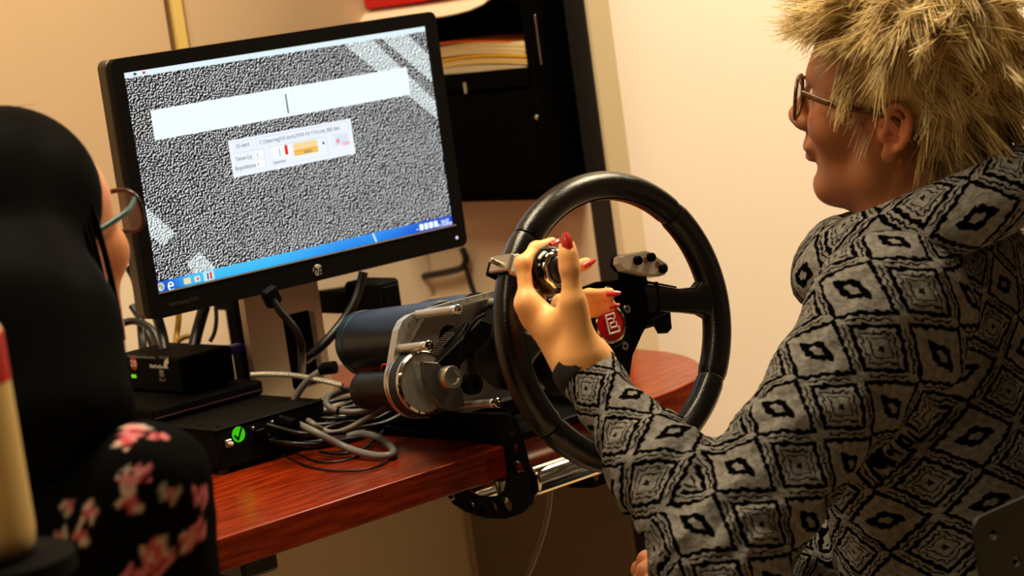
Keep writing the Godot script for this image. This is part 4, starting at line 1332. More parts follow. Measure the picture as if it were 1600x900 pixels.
	# wall cables and power adapter
	cord("wall_cable", "black cable running along the wall below the shelf toward the post", [Vector3(0.3268, 0.8488, -0.743), Vector3(0.3819, 0.8448, -0.743), Vector3(0.4383, 0.8417, -0.743), Vector3(0.538, 0.829, -0.7995), Vector3(0.536, 0.8359, -0.7394), Vector3(0.536, 0.8433, -0.6815), Vector3(0.536, 0.8494, -0.6547), Vector3(0.536, 0.8623, -0.6431), Vector3(0.536, 0.8792, -0.6484)], 0.0055, M.cable)
	cord("wall_cable", "thin black cable dropping along the partition beside the steering wheel", [Vector3(0.538, 0.853, -0.6503), Vector3(0.538, 0.8421, -0.6466), Vector3(0.538, 0.8222, -0.6419), Vector3(0.538, 0.8053, -0.6365), Vector3(0.538, 0.7774, -0.6335)], 0.0042, M.cable)
	var ad := thing("power_adapter", "black block power adapter behind the motor under the monitor", "adapter", at(Vector3(0.1178, 0.8922, -0.352)))
	part(ad, "case", box(Vector3(0.04, 0.042, 0.07), 0.004), M.soft_black)
	part(ad, "front_plate", box(Vector3(0.026, 0.030, 0.002), 0.0005), M.black, loc(0.002, -0.002, 0.0355))
	part(ad, "wall_bracket", box(Vector3(0.010, 0.03, 0.33), 0.002), M.soft_black, loc(0.0, -0.01, -0.195))
	# cables left of the monitor, behind the switch box
	cord("black_cable", "black cable hanging furthest left behind the switch box", [Vector3(-0.065, 0.9652, -0.637), Vector3(-0.0614, 0.9435, -0.6298), Vector3(-0.0643, 0.909, -0.626), Vector3(-0.0808, 0.8691, -0.6063), Vector3(-0.094, 0.8532, -0.588)], 0.006, M.cable)
	cord("black_cable", "black cable arching over the rear of the switch box", [Vector3(-0.1037, 0.8907, -0.6307), Vector3(-0.0868, 0.8945, -0.6163), Vector3(-0.0789, 0.8881, -0.5946), Vector3(-0.078, 0.8762, -0.578), Vector3(-0.0822, 0.8575, -0.5648)], 0.005, M.cable)
	cord("black_cable", "black cable slanting down behind the switch box", [Vector3(-0.0607, 0.9097, -0.65), Vector3(-0.061, 0.8906, -0.6331), Vector3(-0.063, 0.8694, -0.6175), Vector3(-0.0726, 0.8519, -0.5958)], 0.005, M.cable)
	cord("black_cable", "thick black cable descending under the left monitor corner", [Vector3(-0.0942, 0.9164, -0.5457), Vector3(-0.0931, 0.8991, -0.5416), Vector3(-0.0929, 0.8777, -0.5375), Vector3(-0.0996, 0.8598, -0.5266)], 0.007, M.cable)
	cord("yellow_cable", "yellow cable hanging below the monitor behind the switch box", [Vector3(-0.0261, 0.9019, -0.5906), Vector3(-0.0294, 0.885, -0.5904), Vector3(-0.0355, 0.8642, -0.592), Vector3(-0.051, 0.8504, -0.5762)], 0.0042, mat(Color(0.55, 0.40, 0.06), 0.5))
	cord("yellow_cable", "short yellow cable arching on top behind the switch box", [Vector3(-0.0693, 0.8649, -0.5411), Vector3(-0.0614, 0.8695, -0.5349), Vector3(-0.0539, 0.8689, -0.5281), Vector3(-0.0533, 0.8631, -0.5129)], 0.0034, mat(Color(0.55, 0.40, 0.06), 0.5))
	cord("black_cable", "thick black cable curving down right of the yellow cable", [Vector3(-0.0451, 0.9089, -0.5005), Vector3(-0.0509, 0.8955, -0.5032), Vector3(-0.0592, 0.8757, -0.507), Vector3(-0.0724, 0.8572, -0.5018)], 0.008, M.cable)
	cord("grey_cable", "thin dark grey cable behind the upright computer", [Vector3(-0.046, 0.9095, -0.4744), Vector3(-0.0489, 0.8914, -0.4737), Vector3(-0.054, 0.8754, -0.4752), Vector3(-0.0604, 0.8647, -0.479)], 0.0028, mat(Color(0.2, 0.19, 0.18), 0.45))
	# white cable under the desk
	cord("white_cable", "white cable hanging down below the chrome clamp tube", [Vector3(0.1336, 0.6511, -0.0767), Vector3(0.1279, 0.6279, -0.0776), Vector3(0.1198, 0.6052, -0.0805), Vector3(0.1101, 0.5827, -0.0851), Vector3(0.1, 0.562, -0.0903), Vector3(0.0895, 0.5421, -0.0959), Vector3(0.0713, 0.5011, -0.1046)], 0.0034, mat(Color(0.62, 0.58, 0.5), 0.5))

# ---------------------------------------------------------------- people
# head seen from the ear hole: x forward, y up, z to the person's right
func add_head(f: Field, b: Basis, c: Vector3, ears: bool) -> void:
	var q := func(x: float, y: float, z: float) -> Vector3:
		return c + b * Vector3(x, y, z)
	f.ell(q.call(-0.008, 0.052, 0), b, Vector3(0.098, 0.083, 0.074), 0.03)
	f.ell(q.call(0.050, 0.030, 0), b, Vector3(0.047, 0.060, 0.056), 0.03)
	f.ell(q.call(0.046, -0.030, 0), b, Vector3(0.047, 0.070, 0.050), 0.03)
	for s in [-1.0, 1.0]:
		f.cap(q.call(0.012, -0.058, s * 0.046), q.call(0.064, -0.094, s * 0.013), 0.018, 0.015, 0.03)
		f.cap(q.call(0.008, -0.01, s * 0.052), q.call(0.012, -0.058, s * 0.046), 0.018, 0.017, 0.02)
		f.ell(q.call(0.066, -0.016, s * 0.040), b, Vector3(0.022, 0.020, 0.018), 0.022)
	f.ell(q.call(0.070, -0.096, 0), b, Vector3(0.015, 0.015, 0.020), 0.02)
	f.cap(q.call(0.086, 0.036, -0.028), q.call(0.086, 0.036, 0.028), 0.010, 0.010, 0.016)
	for s in [-1.0, 1.0]:
		f.ell(q.call(0.100, 0.016, s * 0.032), b, Vector3(0.016, 0.011, 0.015), 0.012, true)
		f.ell(q.call(0.080, 0.016, s * 0.031), b, Vector3(0.012, 0.0125, 0.014), 0.004)
		f.ell(q.call(0.103, -0.026, s * 0.0105), b, Vector3(0.010, 0.0075, 0.0065), 0.008)
	f.cap(q.call(0.092, 0.022, 0), q.call(0.113, -0.018, 0), 0.007, 0.0095, 0.012)
	f.cap(q.call(0.100, -0.024, 0), q.call(0.112, -0.021, 0), 0.0085, 0.0085, 0.008)
	f.ell(q.call(0.0905, -0.0475, 0), b, Vector3(0.0125, 0.011, 0.024), 0.012)
	f.ell(q.call(0.0945, -0.0525, 0), b, Vector3(0.0095, 0.0055, 0.020), 0.005)
	f.ell(q.call(0.0925, -0.0645, 0), b, Vector3(0.0095, 0.0065, 0.018), 0.006)
	f.cap(q.call(0.1045, -0.0582, -0.018), q.call(0.1045, -0.0582, 0.018), 0.0022, 0.0022, 0.003, true)
	f.cap(q.call(0.096, -0.0765, -0.012), q.call(0.096, -0.0765, 0.012), 0.0055, 0.0055, 0.012, true)
	if not ears:
		return
	for s in [-1.0, 1.0]:
		# back shell, then the rolled helix, the inner fold, tragus and lobe
		f.ell(q.call(-0.012, 0.004, s * 0.077), b * Basis(Vector3.UP, s * -0.42), Vector3(0.014, 0.026, 0.0035), 0.006)
		var prev := Vector3.ZERO
		for i in 13:
			var w := deg_to_rad(-60.0 + i * 23.0)
			var e := Vector3(-0.013 - sin(w + 1.15) * 0.0, 0.006, 0) + Vector3(-cos(w) * -0.0 , 0, 0)
			e = Vector3(-0.013 - 0.0165 * cos(w - 0.25), 0.008 + 0.026 * sin(w), s * (0.080 + 0.006 * cos(w - 0.3)))
			var p: Vector3 = c + b * e
			if i > 0:
				f.cap(prev, p, 0.0036, 0.0036, 0.003)
			prev = p
		f.cap(q.call(-0.021, 0.018, s * 0.0825), q.call(-0.021, -0.008, s * 0.0825), 0.003, 0.0034, 0.004)
		f.ell(q.call(-0.008, -0.0235, s * 0.0785), b, Vector3(0.0085, 0.0095, 0.0045), 0.006)
		f.ell(q.call(0.001, -0.003, s * 0.0775), b, Vector3(0.0045, 0.0065, 0.0045), 0.004)
		f.ell(q.call(-0.010, -0.003, s * 0.084), b, Vector3(0.0065, 0.0085, 0.006), 0.004, true)
		f.ell(q.call(-0.012, 0.017, s * 0.084), b, Vector3(0.0055, 0.008, 0.0045), 0.004, true)

func finger(f: Field, pts: Array, r0: float, r1: float) -> void:
	for i in pts.size() - 1:
		var a := lerpf(r0, r1, float(i) / (pts.size() - 1))
		var b := lerpf(r0, r1, float(i + 1) / (pts.size() - 1))
		f.cap(pts[i], pts[i + 1], a, b, 0.007)
		if i > 0:
			f.ell(pts[i], Basis.IDENTITY, Vector3.ONE * a * 1.03, 0.004)

func nail(parent: Node, tip: Vector3, along: Vector3, out: Vector3, w: float, l: float, m: Material) -> void:
	var rings := []
	var z := along.normalized()
	var y := (out - z * out.dot(z)).normalized()
	var x := y.cross(z)
	for i in 7:
		var s := float(i) / 6
		var ww := w * (1.0 if s < 0.45 else sqrt(maxf(0.02, 1.0 - pow((s - 0.45) / 0.58, 2.0))))
		var ring := PackedVector3Array()
		for j in 9:
			var a := lerpf(-1.0, 1.0, j / 8.0)
			ring.append(tip + z * (s - 0.5) * l + x * a * ww + y * (-a * a * ww * 0.55 - (s - 0.5) * (s - 0.5) * l * 0.25))
		for j in 9:
			ring.append(ring[8 - j] - y * 0.0009)
		rings.append(ring)
	var st := begin()
	add_loft(st, rings)
	part(parent, "fingernail", finish(st), m)

func skin_mat(c: Color) -> StandardMaterial3D:
	var m := triplanar(mat(c, 0.5), Vector3.ONE * 16)
	m.vertex_color_use_as_albedo = true
	m.normal_enabled = true
	m.normal_texture = bumps(0.2, 3, 2.0, 31)
	m.normal_scale = 0.22
	m.rim_enabled = true
	m.rim = 0.15
	return m

# thick patterned knit: nested diamonds, eyes and lozenges, drawn once as the printed pattern of the cloth and its relief
func knit_mat() -> StandardMaterial3D:
	var n := 384
	var im := Image.create(n, n, false, Image.FORMAT_RGB8)
	var hm := Image.create(n, n, false, Image.FORMAT_RGB8)
	var fuzz := FastNoiseLite.new()
	fuzz.seed = 8
	fuzz.frequency = 0.022
	fuzz.fractal_octaves = 3
	for y in n:
		for x in n:
			var wob := fuzz.get_noise_2d(x, y)
			var u := (x + wob * 13.0) / n
			var v := (y + fuzz.get_noise_2d(x + 900, y) * 13.0) / n
			u -= floorf(u)
			v -= floorf(v)
			var g := 1.0
			# big nested diamond in the middle of the tile, a grey ribbon round it
			var d := absf(u - 0.5) / 0.36 + absf(v - 0.5) / 0.40
			var cu := u if u < 0.5 else u - 1.0
			var cv := v if v < 0.5 else v - 1.0
			if d < 0.91:
				g = 0.0
				if d < 0.82:
					g = 1.0
					if d > 0.60 and d < 0.66 or d > 0.38 and d < 0.43 or d < 0.12:
						g = 0.2
			elif d < 1.02:
				g = 0.0
			elif d > 1.36:
				# between the ribbons: an almond eye at the tile corner, black lozenges along the sides
				var e := absf(cu) / 0.215 + pow(absf(cv) / 0.145, 1.25)
				if (cu / 0.085) * (cu / 0.085) + (cv / 0.055) * (cv / 0.055) < 1.0:
					g = 1.0
				elif e < 1.0:
					g = 0.0
				elif e > 1.22 and d < 1.54:
					g = 0.0
			elif d > 1.16 and d < 1.23 and absf(cu) > 0.10 and absf(cv) > 0.10:
				g = 0.1
			var tone := clampf(g, 0.0, 1.0)
			var k := lerpf(0.012, 0.46 + wob * 0.10 + 0.10 * fuzz.get_noise_2d(x * 9.0, y * 9.0), tone)
			im.set_pixel(x, y, Color(k, k * 0.975, k * 0.94))
			var hgt := clampf(tone * 0.8 + wob * 0.18 + 0.1, 0.0, 1.0)
			hm.set_pixel(x, y, Color(hgt, hgt, hgt))
	hm.resize(n / 2, n / 2, Image.INTERPOLATE_CUBIC)
	hm.resize(n, n, Image.INTERPOLATE_CUBIC)
	hm.convert(Image.FORMAT_RGBA8)
	hm.bump_map_to_normal_map(14.0)
	var m := mat(Color.WHITE, 0.92)
	m.albedo_texture = ImageTexture.create_from_image(im)
	m.normal_enabled = true
	m.normal_texture = ImageTexture.create_from_image(hm)
	m.normal_scale = 1.0
	m.metallic_specular = 0.08
	return m

# round frame of spectacles in head axes
func spectacles(called: String, label: String, b: Basis, c: Vector3, front: Material, arm: Material, thick: float, lw: float, lh: float, at_x: float, at_y: float) -> void:
	var t := thing(called, label, "glasses", at(c, b))
	var glass := mat(Color(0.9, 0.95, 1.0, 0.10), 0.05)
	glass.transparency = BaseMaterial3D.TRANSPARENCY_ALPHA
	for s in [-1.0, 1.0]:
		var path := PackedVector3Array()
		var o2 := PackedVector2Array()
		for i in 28:
			var w := TAU * i / 28
			var cx := signf(cos(w)) * pow(absf(cos(w)), 0.75) * lw
			var cy := signf(sin(w)) * pow(absf(sin(w)), 0.75) * lh
			o2.append(Vector2(cx, cy))
			path.append(Vector3(at_x - absf(cx + 0.02 * 0) * 0.06 - (s * cx + lw) * 0.10, at_y + cy, s * 0.0335 + cx))
		var fr := part(t, "lens_rim", tube(path, thick, 8, true, 1.3, Vector3.RIGHT), front)
		var st := begin()
		var mid := Vector3.ZERO
		for p in path:
			mid += p
		mid /= path.size()
		mid.x += 0.001
		st.set_smooth_group(0)
		for i in 28:
			st.add_vertex(mid)
			st.add_vertex(path[i])
			st.add_vertex(path[(i + 1) % 28])
		part(fr, "lens", finish(st), glass)
		part(t, "temple_arm", tube(spline([Vector3(at_x - 0.014, at_y + lh * 0.62, s * (0.0335 + lw + 0.001)), Vector3(at_x - 0.05, at_y + lh * 0.50, s * 0.0735), Vector3(0.012, at_y + lh * 0.36, s * 0.0775), Vector3(-0.012, at_y + lh * 0.2, s * 0.079), Vector3(-0.032, at_y - 0.022, s * 0.0755)], 6), thick * 0.9, 8, false, 1.9, Vector3.BACK), arm)
	part(t, "bridge", tube(spline([Vector3(at_x, at_y + lh * 0.35, -0.0335 + lw), Vector3(at_x + 0.004, at_y + lh * 0.5, 0), Vector3(at_x, at_y + lh * 0.35, 0.0335 - lw)], 6), thick, 8), front)

func driver() -> void:
	var hb := Basis(Vector3(-0.4165, 0.225, -0.8809), Vector3(-0.0939, 0.9531, 0.2878), Vector3(0.9043, 0.2026, -0.3758))
	var hc := Vector3(0.2362, 1.0823, 0.4494)
	var t := thing("person", "seated woman with short blonde hair in a patterned grey knit jacket gripping the wheel knob", "person", at(Vector3.ZERO))
	var skin := skin_mat(Color(1, 1, 1))
	# --- skin: head and neck, then each hand on its own finer grid, all one surface
	var f := Field.new()
	add_head(f, hb, hc, true)
	f.cap(hc + hb * Vector3(-0.025, -0.02, 0), Vector3(0.2492, 0.9398, 0.4739), 0.054, 0.060, 0.03)
	f.cap(hc + hb * Vector3(0.02, -0.075, 0), Vector3(0.2341, 0.9427, 0.4599), 0.040, 0.050, 0.03)
	var st := begin()
	var tone := Color(0.33, 0.115, 0.036)  # face albedo darkened to paint in the shade on her head
	var lip := hc + hb * Vector3(0.100, -0.058, 0)
	var brow0 := hc + hb * Vector3(0.094, 0.040, -0.018)
	var brow1 := hc + hb * Vector3(0.078, 0.042, -0.048)
	var ear := hc + hb * Vector3(-0.012, 0, -0.085)
	var cheek := hc + hb * Vector3(0.07, -0.015, -0.05)
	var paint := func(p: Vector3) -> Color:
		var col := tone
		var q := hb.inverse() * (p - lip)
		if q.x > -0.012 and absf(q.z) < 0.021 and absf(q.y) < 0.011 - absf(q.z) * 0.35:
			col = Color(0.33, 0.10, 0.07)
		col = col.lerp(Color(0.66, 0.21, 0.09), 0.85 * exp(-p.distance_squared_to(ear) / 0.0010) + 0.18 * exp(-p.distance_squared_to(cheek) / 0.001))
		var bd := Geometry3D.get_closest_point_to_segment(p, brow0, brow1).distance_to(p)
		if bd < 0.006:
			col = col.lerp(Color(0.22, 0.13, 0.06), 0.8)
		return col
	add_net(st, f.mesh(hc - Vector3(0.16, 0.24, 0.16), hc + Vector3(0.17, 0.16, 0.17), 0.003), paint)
	# left hand round the knob
	var h := Field.new()
	var wr := Vector3(-0.1005, 0.8662, 0.2632)
	var mi := Vector3(-0.1274, 0.9396, 0.2161)
	var mm := Vector3(-0.1125, 0.9226, 0.2109)
	var mr := Vector3(-0.0959, 0.9065, 0.2043)
	var mp := Vector3(-0.0786, 0.8902, 0.2011)
	h.cap(Vector3(-0.096, 0.8001, 0.3132), wr, 0.029, 0.0235, 0.02)
	h.cap(wr + Vector3(0, 0.004, 0), mi, 0.021, 0.0115, 0.022)
	h.cap(wr, mm, 0.021, 0.012, 0.022)
	h.cap(wr, mr, 0.020, 0.0115, 0.022)
	h.cap(wr, mp, 0.020, 0.0110, 0.022)
	h.cap(mi, mm, 0.0105, 0.0105, 0.014)
	h.cap(mm, mr, 0.0105, 0.0105, 0.014)
	h.cap(mr, mp, 0.0105, 0.0105, 0.014)
	h.cap(Vector3(-0.1131, 0.8872, 0.2751), Vector3(-0.1187, 0.9415, 0.2777), 0.018, 0.0115, 0.020)
	h.cap(Vector3(-0.1162, 0.9152, 0.2468), Vector3(-0.1155, 0.9339, 0.2711), 0.012, 0.011, 0.016)
	finger(h, [mi, Vector3(-0.1175, 0.9803, 0.2066), Vector3(-0.0894, 0.991, 0.1999), Vector3(-0.0667, 0.9938, 0.2007)], 0.0086, 0.0062)
	finger(h, [mm, Vector3(-0.0723, 0.9506, 0.178), Vector3(-0.0508, 0.9593, 0.1997), Vector3(-0.0372, 0.9652, 0.2188)], 0.0096, 0.0070)
	finger(h, [mr, Vector3(-0.048, 0.9231, 0.1818), Vector3(-0.0284, 0.9267, 0.2067), Vector3(-0.0157, 0.9279, 0.2259)], 0.0096, 0.0068)
	finger(h, [mp, Vector3(-0.0367, 0.9038, 0.1846), Vector3(-0.0218, 0.9119, 0.2072), Vector3(-0.0126, 0.9138, 0.2232)], 0.0086, 0.0062)
	finger(h, [Vector3(-0.1192, 0.9416, 0.2772), Vector3(-0.1165, 0.9749, 0.2761), Vector3(-0.1123, 0.9997, 0.2726)], 0.0108, 0.0078)
	h.ell(Vector3(-0.1161, 0.9883, 0.2753), Basis.IDENTITY, Vector3(0.0090, 0.012, 0.0090), 0.008)
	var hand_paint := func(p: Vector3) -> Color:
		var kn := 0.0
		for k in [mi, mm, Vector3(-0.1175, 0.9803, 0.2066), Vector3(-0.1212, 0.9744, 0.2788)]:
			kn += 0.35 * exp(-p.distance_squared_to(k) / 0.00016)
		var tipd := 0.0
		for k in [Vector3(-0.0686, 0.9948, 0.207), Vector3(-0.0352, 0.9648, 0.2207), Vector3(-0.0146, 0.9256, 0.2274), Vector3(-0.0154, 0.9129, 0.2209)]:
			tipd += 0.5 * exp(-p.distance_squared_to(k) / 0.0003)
		return Color(0.93, 0.46, 0.155).lerp(Color(0.80, 0.25, 0.10), minf(0.8, kn + tipd))  # hand albedo raised above the face so it looks strongly lit
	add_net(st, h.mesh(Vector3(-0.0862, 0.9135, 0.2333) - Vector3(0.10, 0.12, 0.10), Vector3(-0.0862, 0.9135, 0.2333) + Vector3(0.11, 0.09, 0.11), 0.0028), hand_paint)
	# right hand resting in her lap
	var g := Field.new()
	var wr2 := Vector3(0.0037, 0.5789, 0.3079)
	var k1 := Vector3(-0.0308, 0.632, 0.2672)
	var k2 := Vector3(-0.0385, 0.6228, 0.2823)
	var k3 := Vector3(-0.0417, 0.6122, 0.2949)
	var k4 := Vector3(-0.0403, 0.6015, 0.305)
	g.cap(Vector3(0.0321, 0.5369, 0.341), wr2, 0.028, 0.024, 0.02)
	for k in [k1, k2, k3, k4]:
		g.cap(wr2, k, 0.020, 0.0115, 0.022)
	g.cap(k1, k4, 0.010, 0.010, 0.014)
	finger(g, [k1, Vector3(-0.0283, 0.6345, 0.2419), Vector3(-0.0259, 0.6206, 0.2263), Vector3(-0.021, 0.6082, 0.2263)], 0.0092, 0.007)
	finger(g, [k2, Vector3(-0.0453, 0.6276, 0.2551), Vector3(-0.045, 0.6134, 0.2444), Vector3(-0.0352, 0.5994, 0.2423)], 0.0092, 0.007)
	finger(g, [k3, Vector3(-0.0565, 0.6184, 0.2738), Vector3(-0.0561, 0.6043, 0.2632), Vector3(-0.0449, 0.5922, 0.262)], 0.009, 0.007)
	finger(g, [k4, Vector3(-0.0582, 0.6049, 0.2883), Vector3(-0.0565, 0.5918, 0.2787), Vector3(-0.0458, 0.5826, 0.2765)], 0.0082, 0.0064)
	finger(g, [Vector3(0.0075, 0.6043, 0.2659), Vector3(0.0003, 0.6271, 0.2485), Vector3(-0.0022, 0.6412, 0.2436)], 0.0115, 0.0075)
	add_net(st, g.mesh(Vector3(-0.0228, 0.6036, 0.2796) - Vector3(0.11, 0.10, 0.10), Vector3(-0.0228, 0.6036, 0.2796) + Vector3(0.12, 0.08, 0.10), 0.0032), func(_p: Vector3) -> Color: return Color(0.56, 0.20, 0.09))
	part(t, "body", finish(st), skin)
	# fingernails
	var varnish := mat(Color(0.72, 0.03, 0.035), 0.12)
	varnish.clearcoat_enabled = true
	varnish.clearcoat = 0.8
	var outward := Vector3(-0.66, 0.137, 0.739)
	nail(t, Vector3(-0.1194, 1.0044, 0.2803), Vector3(-0.1124, 1.0126, 0.2728) - Vector3(-0.1167, 0.9938, 0.2779), outward, 0.0058, 0.020, varnish)
	nail(t, Vector3(-0.0696, 0.9971, 0.2084), Vector3(-0.0581, 0.9985, 0.2048) - Vector3(-0.0739, 0.9958, 0.2047), Vector3(-0.25, 0.95, 0.2), 0.0050, 0.014, varnish)
	nail(t, Vector3(-0.0386, 0.969, 0.2249), Vector3(-0.0307, 0.9703, 0.2251) - Vector3(-0.0428, 0.967, 0.2189), Vector3(-0.3, 0.9, 0.3), 0.0050, 0.015, varnish)
	nail(t, Vector3(-0.0158, 0.9309, 0.2334), Vector3(-0.0075, 0.9293, 0.2357) - Vector3(-0.0213, 0.9319, 0.2283), Vector3(-0.3, 0.85, 0.4), 0.0050, 0.0165, varnish)
	nail(t, Vector3(-0.0124, 0.916, 0.2284), Vector3(-0.0064, 0.9155, 0.2312) - Vector3(-0.0176, 0.9163, 0.2237), Vector3(-0.3, 0.85, 0.4), 0.0042, 0.012, varnish)
	nail(t, Vector3(-0.0089, 0.645, 0.2492), Vector3(-0.0053, 0.6496, 0.2461) - Vector3(-0.0058, 0.639, 0.2476), outward, 0.005, 0.010, varnish)
	# eyes
	for s in [-1.0, 1.0]:
		var eye := SphereMesh.new()
		eye.radius = 0.0118
		eye.height = 0.0236
		var eo := part(t, "eye", eye, mat(Color(0.85, 0.8, 0.74), 0.2), at(hc + hb * Vector3(0.0815, 0.016, s * 0.031), hb))
		part(eo, "iris", lathe([Vector2(0.0001, 0.0108), Vector2(0.0056, 0.0105), Vector2(0.0052, 0.0112), Vector2(0.0001, 0.0122)], 18), mat(Color(0.16, 0.22, 0.2), 0.15), at(Vector3.ZERO, facing(Vector3.RIGHT)))
	# --- jacket
	var knit := knit_mat()
	var fwd := Vector3(-0.34, 0, -0.94).normalized()
	var rgt := fwd.cross(Vector3.UP)
	var bb := Basis(rgt, Vector3.UP, -fwd)
	var sl := Vector3(0.1026, 0.8952, 0.5136)
	var el := Vector3(-0.1223, 0.6852, 0.4463)
	var cuff := Vector3(-0.1035, 0.8641, 0.2649)
	var sr := sl + rgt * 0.33
	var mid := (sl + sr) / 2.0
	var pel := mid + Vector3(0, -0.46, 0) - fwd * 0.07
	var er := mid + rgt * 0.20 + fwd * 0.10 + Vector3(0, -0.30, 0)
	var j := Field.new()
	j.cap(sl - Vector3(0, 0.012, 0), sr - Vector3(0, 0.012, 0), 0.072, 0.072, 0.06)
	j.cap(mid + Vector3(0, 0.0, 0), mid + Vector3(0, 0.03, 0) - fwd * 0.01, 0.10, 0.066, 0.06)
	j.ell(mid + Vector3(0, -0.13, 0) + fwd * 0.02, bb, Vector3(0.185, 0.20, 0.135), 0.06)
	j.ell(pel + Vector3(0, 0.16, 0) + fwd * 0.05, bb, Vector3(0.185, 0.23, 0.160), 0.06)
	j.ell(pel + Vector3(0, 0.03, 0), bb, Vector3(0.195, 0.10, 0.15), 0.06)
	j.cap(sl, el, 0.072, 0.060, 0.045)
	j.cap(el, el.lerp(cuff, 0.45), 0.060, 0.047, 0.04)
	j.cap(el.lerp(cuff, 0.45), cuff, 0.047, 0.0285, 0.03)
	j.cap(sr, er, 0.072, 0.058, 0.05)
	j.cap(er, wr2, 0.056, 0.030, 0.03)
	var wn := FastNoiseLite.new()
	wn.seed = 3
	wn.frequency = 14.0
	wn.fractal_octaves = 3
	var crook := el + Vector3(-0.01, 0.055, 0.02)
	j.wrinkle = func(p: Vector3) -> float:
		var near := exp(-p.distance_squared_to(crook) / 0.012)
		var ax := (el - cuff).normalized()
		var s := (p - cuff).dot(ax)
		return wn.get_noise_3dv(p) * (0.0055 + 0.004 * near) + sin(s * 160.0 + wn.get_noise_3dv(p * 0.6) * 7.0) * (0.0026 * near + 0.0016)
	var lo := pel
	var hi := pel
	for p in [sl, sr, el, er, cuff, wr2, pel, mid]:
		lo = lo.min(p)
		hi = hi.max(p)
	lo -= Vector3(0.22, 0.14, 0.22)
	hi += Vector3(0.22, 0.16, 0.22)
	var net := j.mesh(lo, hi, 0.0075)
	part(t, "jacket", cloth_mesh(net, [
		[cuff, el, Vector3.UP, 3.0, 15.0, 0.040], [el, sl, fwd, 4.0, 14.0, 0.062],
		[pel - Vector3(0, 0.1, 0), mid + Vector3(0, 0.03, 0), -fwd, 10.0, 14.5, 0.140],
		[wr2, er, Vector3.UP, 3.0, 15.0, 0.045], [er, sr, fwd, 4.0, 14.0, 0.062]]), knit)
	# black ribbed cuff edge
	var cd := (cuff - el).normalized()
	var cb := facing(cd)
	part(t, "cuff_edge", lathe([Vector2(0.0262, -0.010), Vector2(0.0325, -0.012), Vector2(0.0350, -0.006), Vector2(0.0330, 0.012), Vector2(0.0285, 0.0145), Vector2(0.0262, 0.0135)], 36), mat(Color(0.03, 0.028, 0.027), 0.95), at(cuff, cb))
	# wide cowl collar rolled round the neck
	var nc := Vector3(0.2377, 0.9656, 0.4791)
	var cst := begin()
	var nr := 72
	var ns := 22
	var pos := func(i: int, k: int) -> Vector3:
		var w := TAU * i / nr
		var side := fwd * cos(w) + rgt * sin(w)
		var cen := nc + fwd * (0.125 * cos(w)) + rgt * (0.098 * sin(w)) - Vector3.UP * (0.040 * cos(w) + 0.006 * absf(sin(w)))
		var a := TAU * k / ns
		var tall := 0.046 + 0.006 * cos(w)
		var lean := (Vector3.UP * 0.86 - side * 0.5).normalized()
		var outw := (side * 0.86 + Vector3.UP * 0.5).normalized()
		var off: Vector3 = lean * (cos(a) * tall) + outw * (sin(a) * 0.035)
		return cen + off * (1.0 + 0.06 * wn.get_noise_3dv((cen + off) * 0.9))
	cst.set_smooth_group(0)
	for i in nr:
		for k in ns:
			var q := [[i, k], [i, k + 1], [i + 1, k], [i + 1, k], [i, k + 1], [i + 1, k + 1]]
			for e in q:
				cst.set_uv(Vector2(e[0] * 9.0 / nr, e[1] * 3.0 / ns))
				cst.add_vertex(pos.call(e[0], e[1]))
	cst.generate_normals()
	cst.generate_tangents()
	part(t, "cowl_collar", cst.commit(), knit)
	# trousers and shoes, below the frame
	var tf := Field.new()
	for s in [-1.0, 1.0]:
		var hip: Vector3 = pel + rgt * s * 0.10 - Vector3(0, 0.02, 0)
		var knee: Vector3 = hip + fwd * 0.40 + Vector3(0, 0.035, 0) + rgt * s * 0.05
		var ank := Vector3(knee.x, 0.09, knee.z + 0.03)
		tf.cap(hip, knee, 0.085, 0.062, 0.04)
		tf.cap(knee, ank, 0.060, 0.042, 0.03)
	var tst := begin()
	add_net(tst, tf.mesh(Vector3(pel.x - 0.45, 0.03, pel.z - 0.62), Vector3(pel.x + 0.45, pel.y + 0.12, pel.z + 0.2), 0.014))
	part(t, "trousers", finish(tst), mat(Color(0.05, 0.05, 0.06), 0.9))
	for s in [-1.0, 1.0]:
		var hip: Vector3 = pel + rgt * s * 0.10
		var kn: Vector3 = hip + fwd * 0.40 + rgt * s * 0.05
		var sh := SphereMesh.new()
		sh.radius = 0.05
		sh.height = 0.1
		part(t, "shoe", sh, M.black, at(Vector3(kn.x, 0.045, kn.z + 0.03) + fwd * 0.06, Basis(rgt, Vector3.UP, -fwd) * Basis.from_scale(Vector3(0.95, 0.88, 2.5))))
	# --- hair: a tousled base volume with locks over it
	var rng := RandomNumberGenerator.new()
	rng.seed = 77
	var hf := Field.new()
	hf.ell(hc + hb * Vector3(-0.020, 0.068, 0), hb, Vector3(0.100, 0.092, 0.083), 0.02)
	hf.ell(hc + hb * Vector3(-0.066, 0.0, 0), hb, Vector3(0.052, 0.085, 0.066), 0.03)
	hf.ell(hc + hb * Vector3(0.040, 0.108, 0), hb, Vector3(0.050, 0.030, 0.055), 0.03)
	for s in [-1.0, 1.0]:
		hf.ell(hc + hb * Vector3(0.012, 0.055, s * 0.066), hb, Vector3(0.024, 0.032, 0.010), 0.02)
		hf.ell(hc + hb * Vector3(-0.012, 0.002, s * 0.088), hb, Vector3(0.024, 0.036, 0.022), 0.01, true)
	hf.ell(hc + hb * Vector3(0.098, 0.015, 0), hb, Vector3(0.050, 0.062, 0.075), 0.01, true)
	var hst := begin()
	var base_paint := func(p: Vector3) -> Color:
		var n := 0.5 + 0.5 * wn.get_noise_3dv(p * 3.0)
		return Color(0.30, 0.20, 0.075).lerp(Color(0.52, 0.37, 0.15), n)
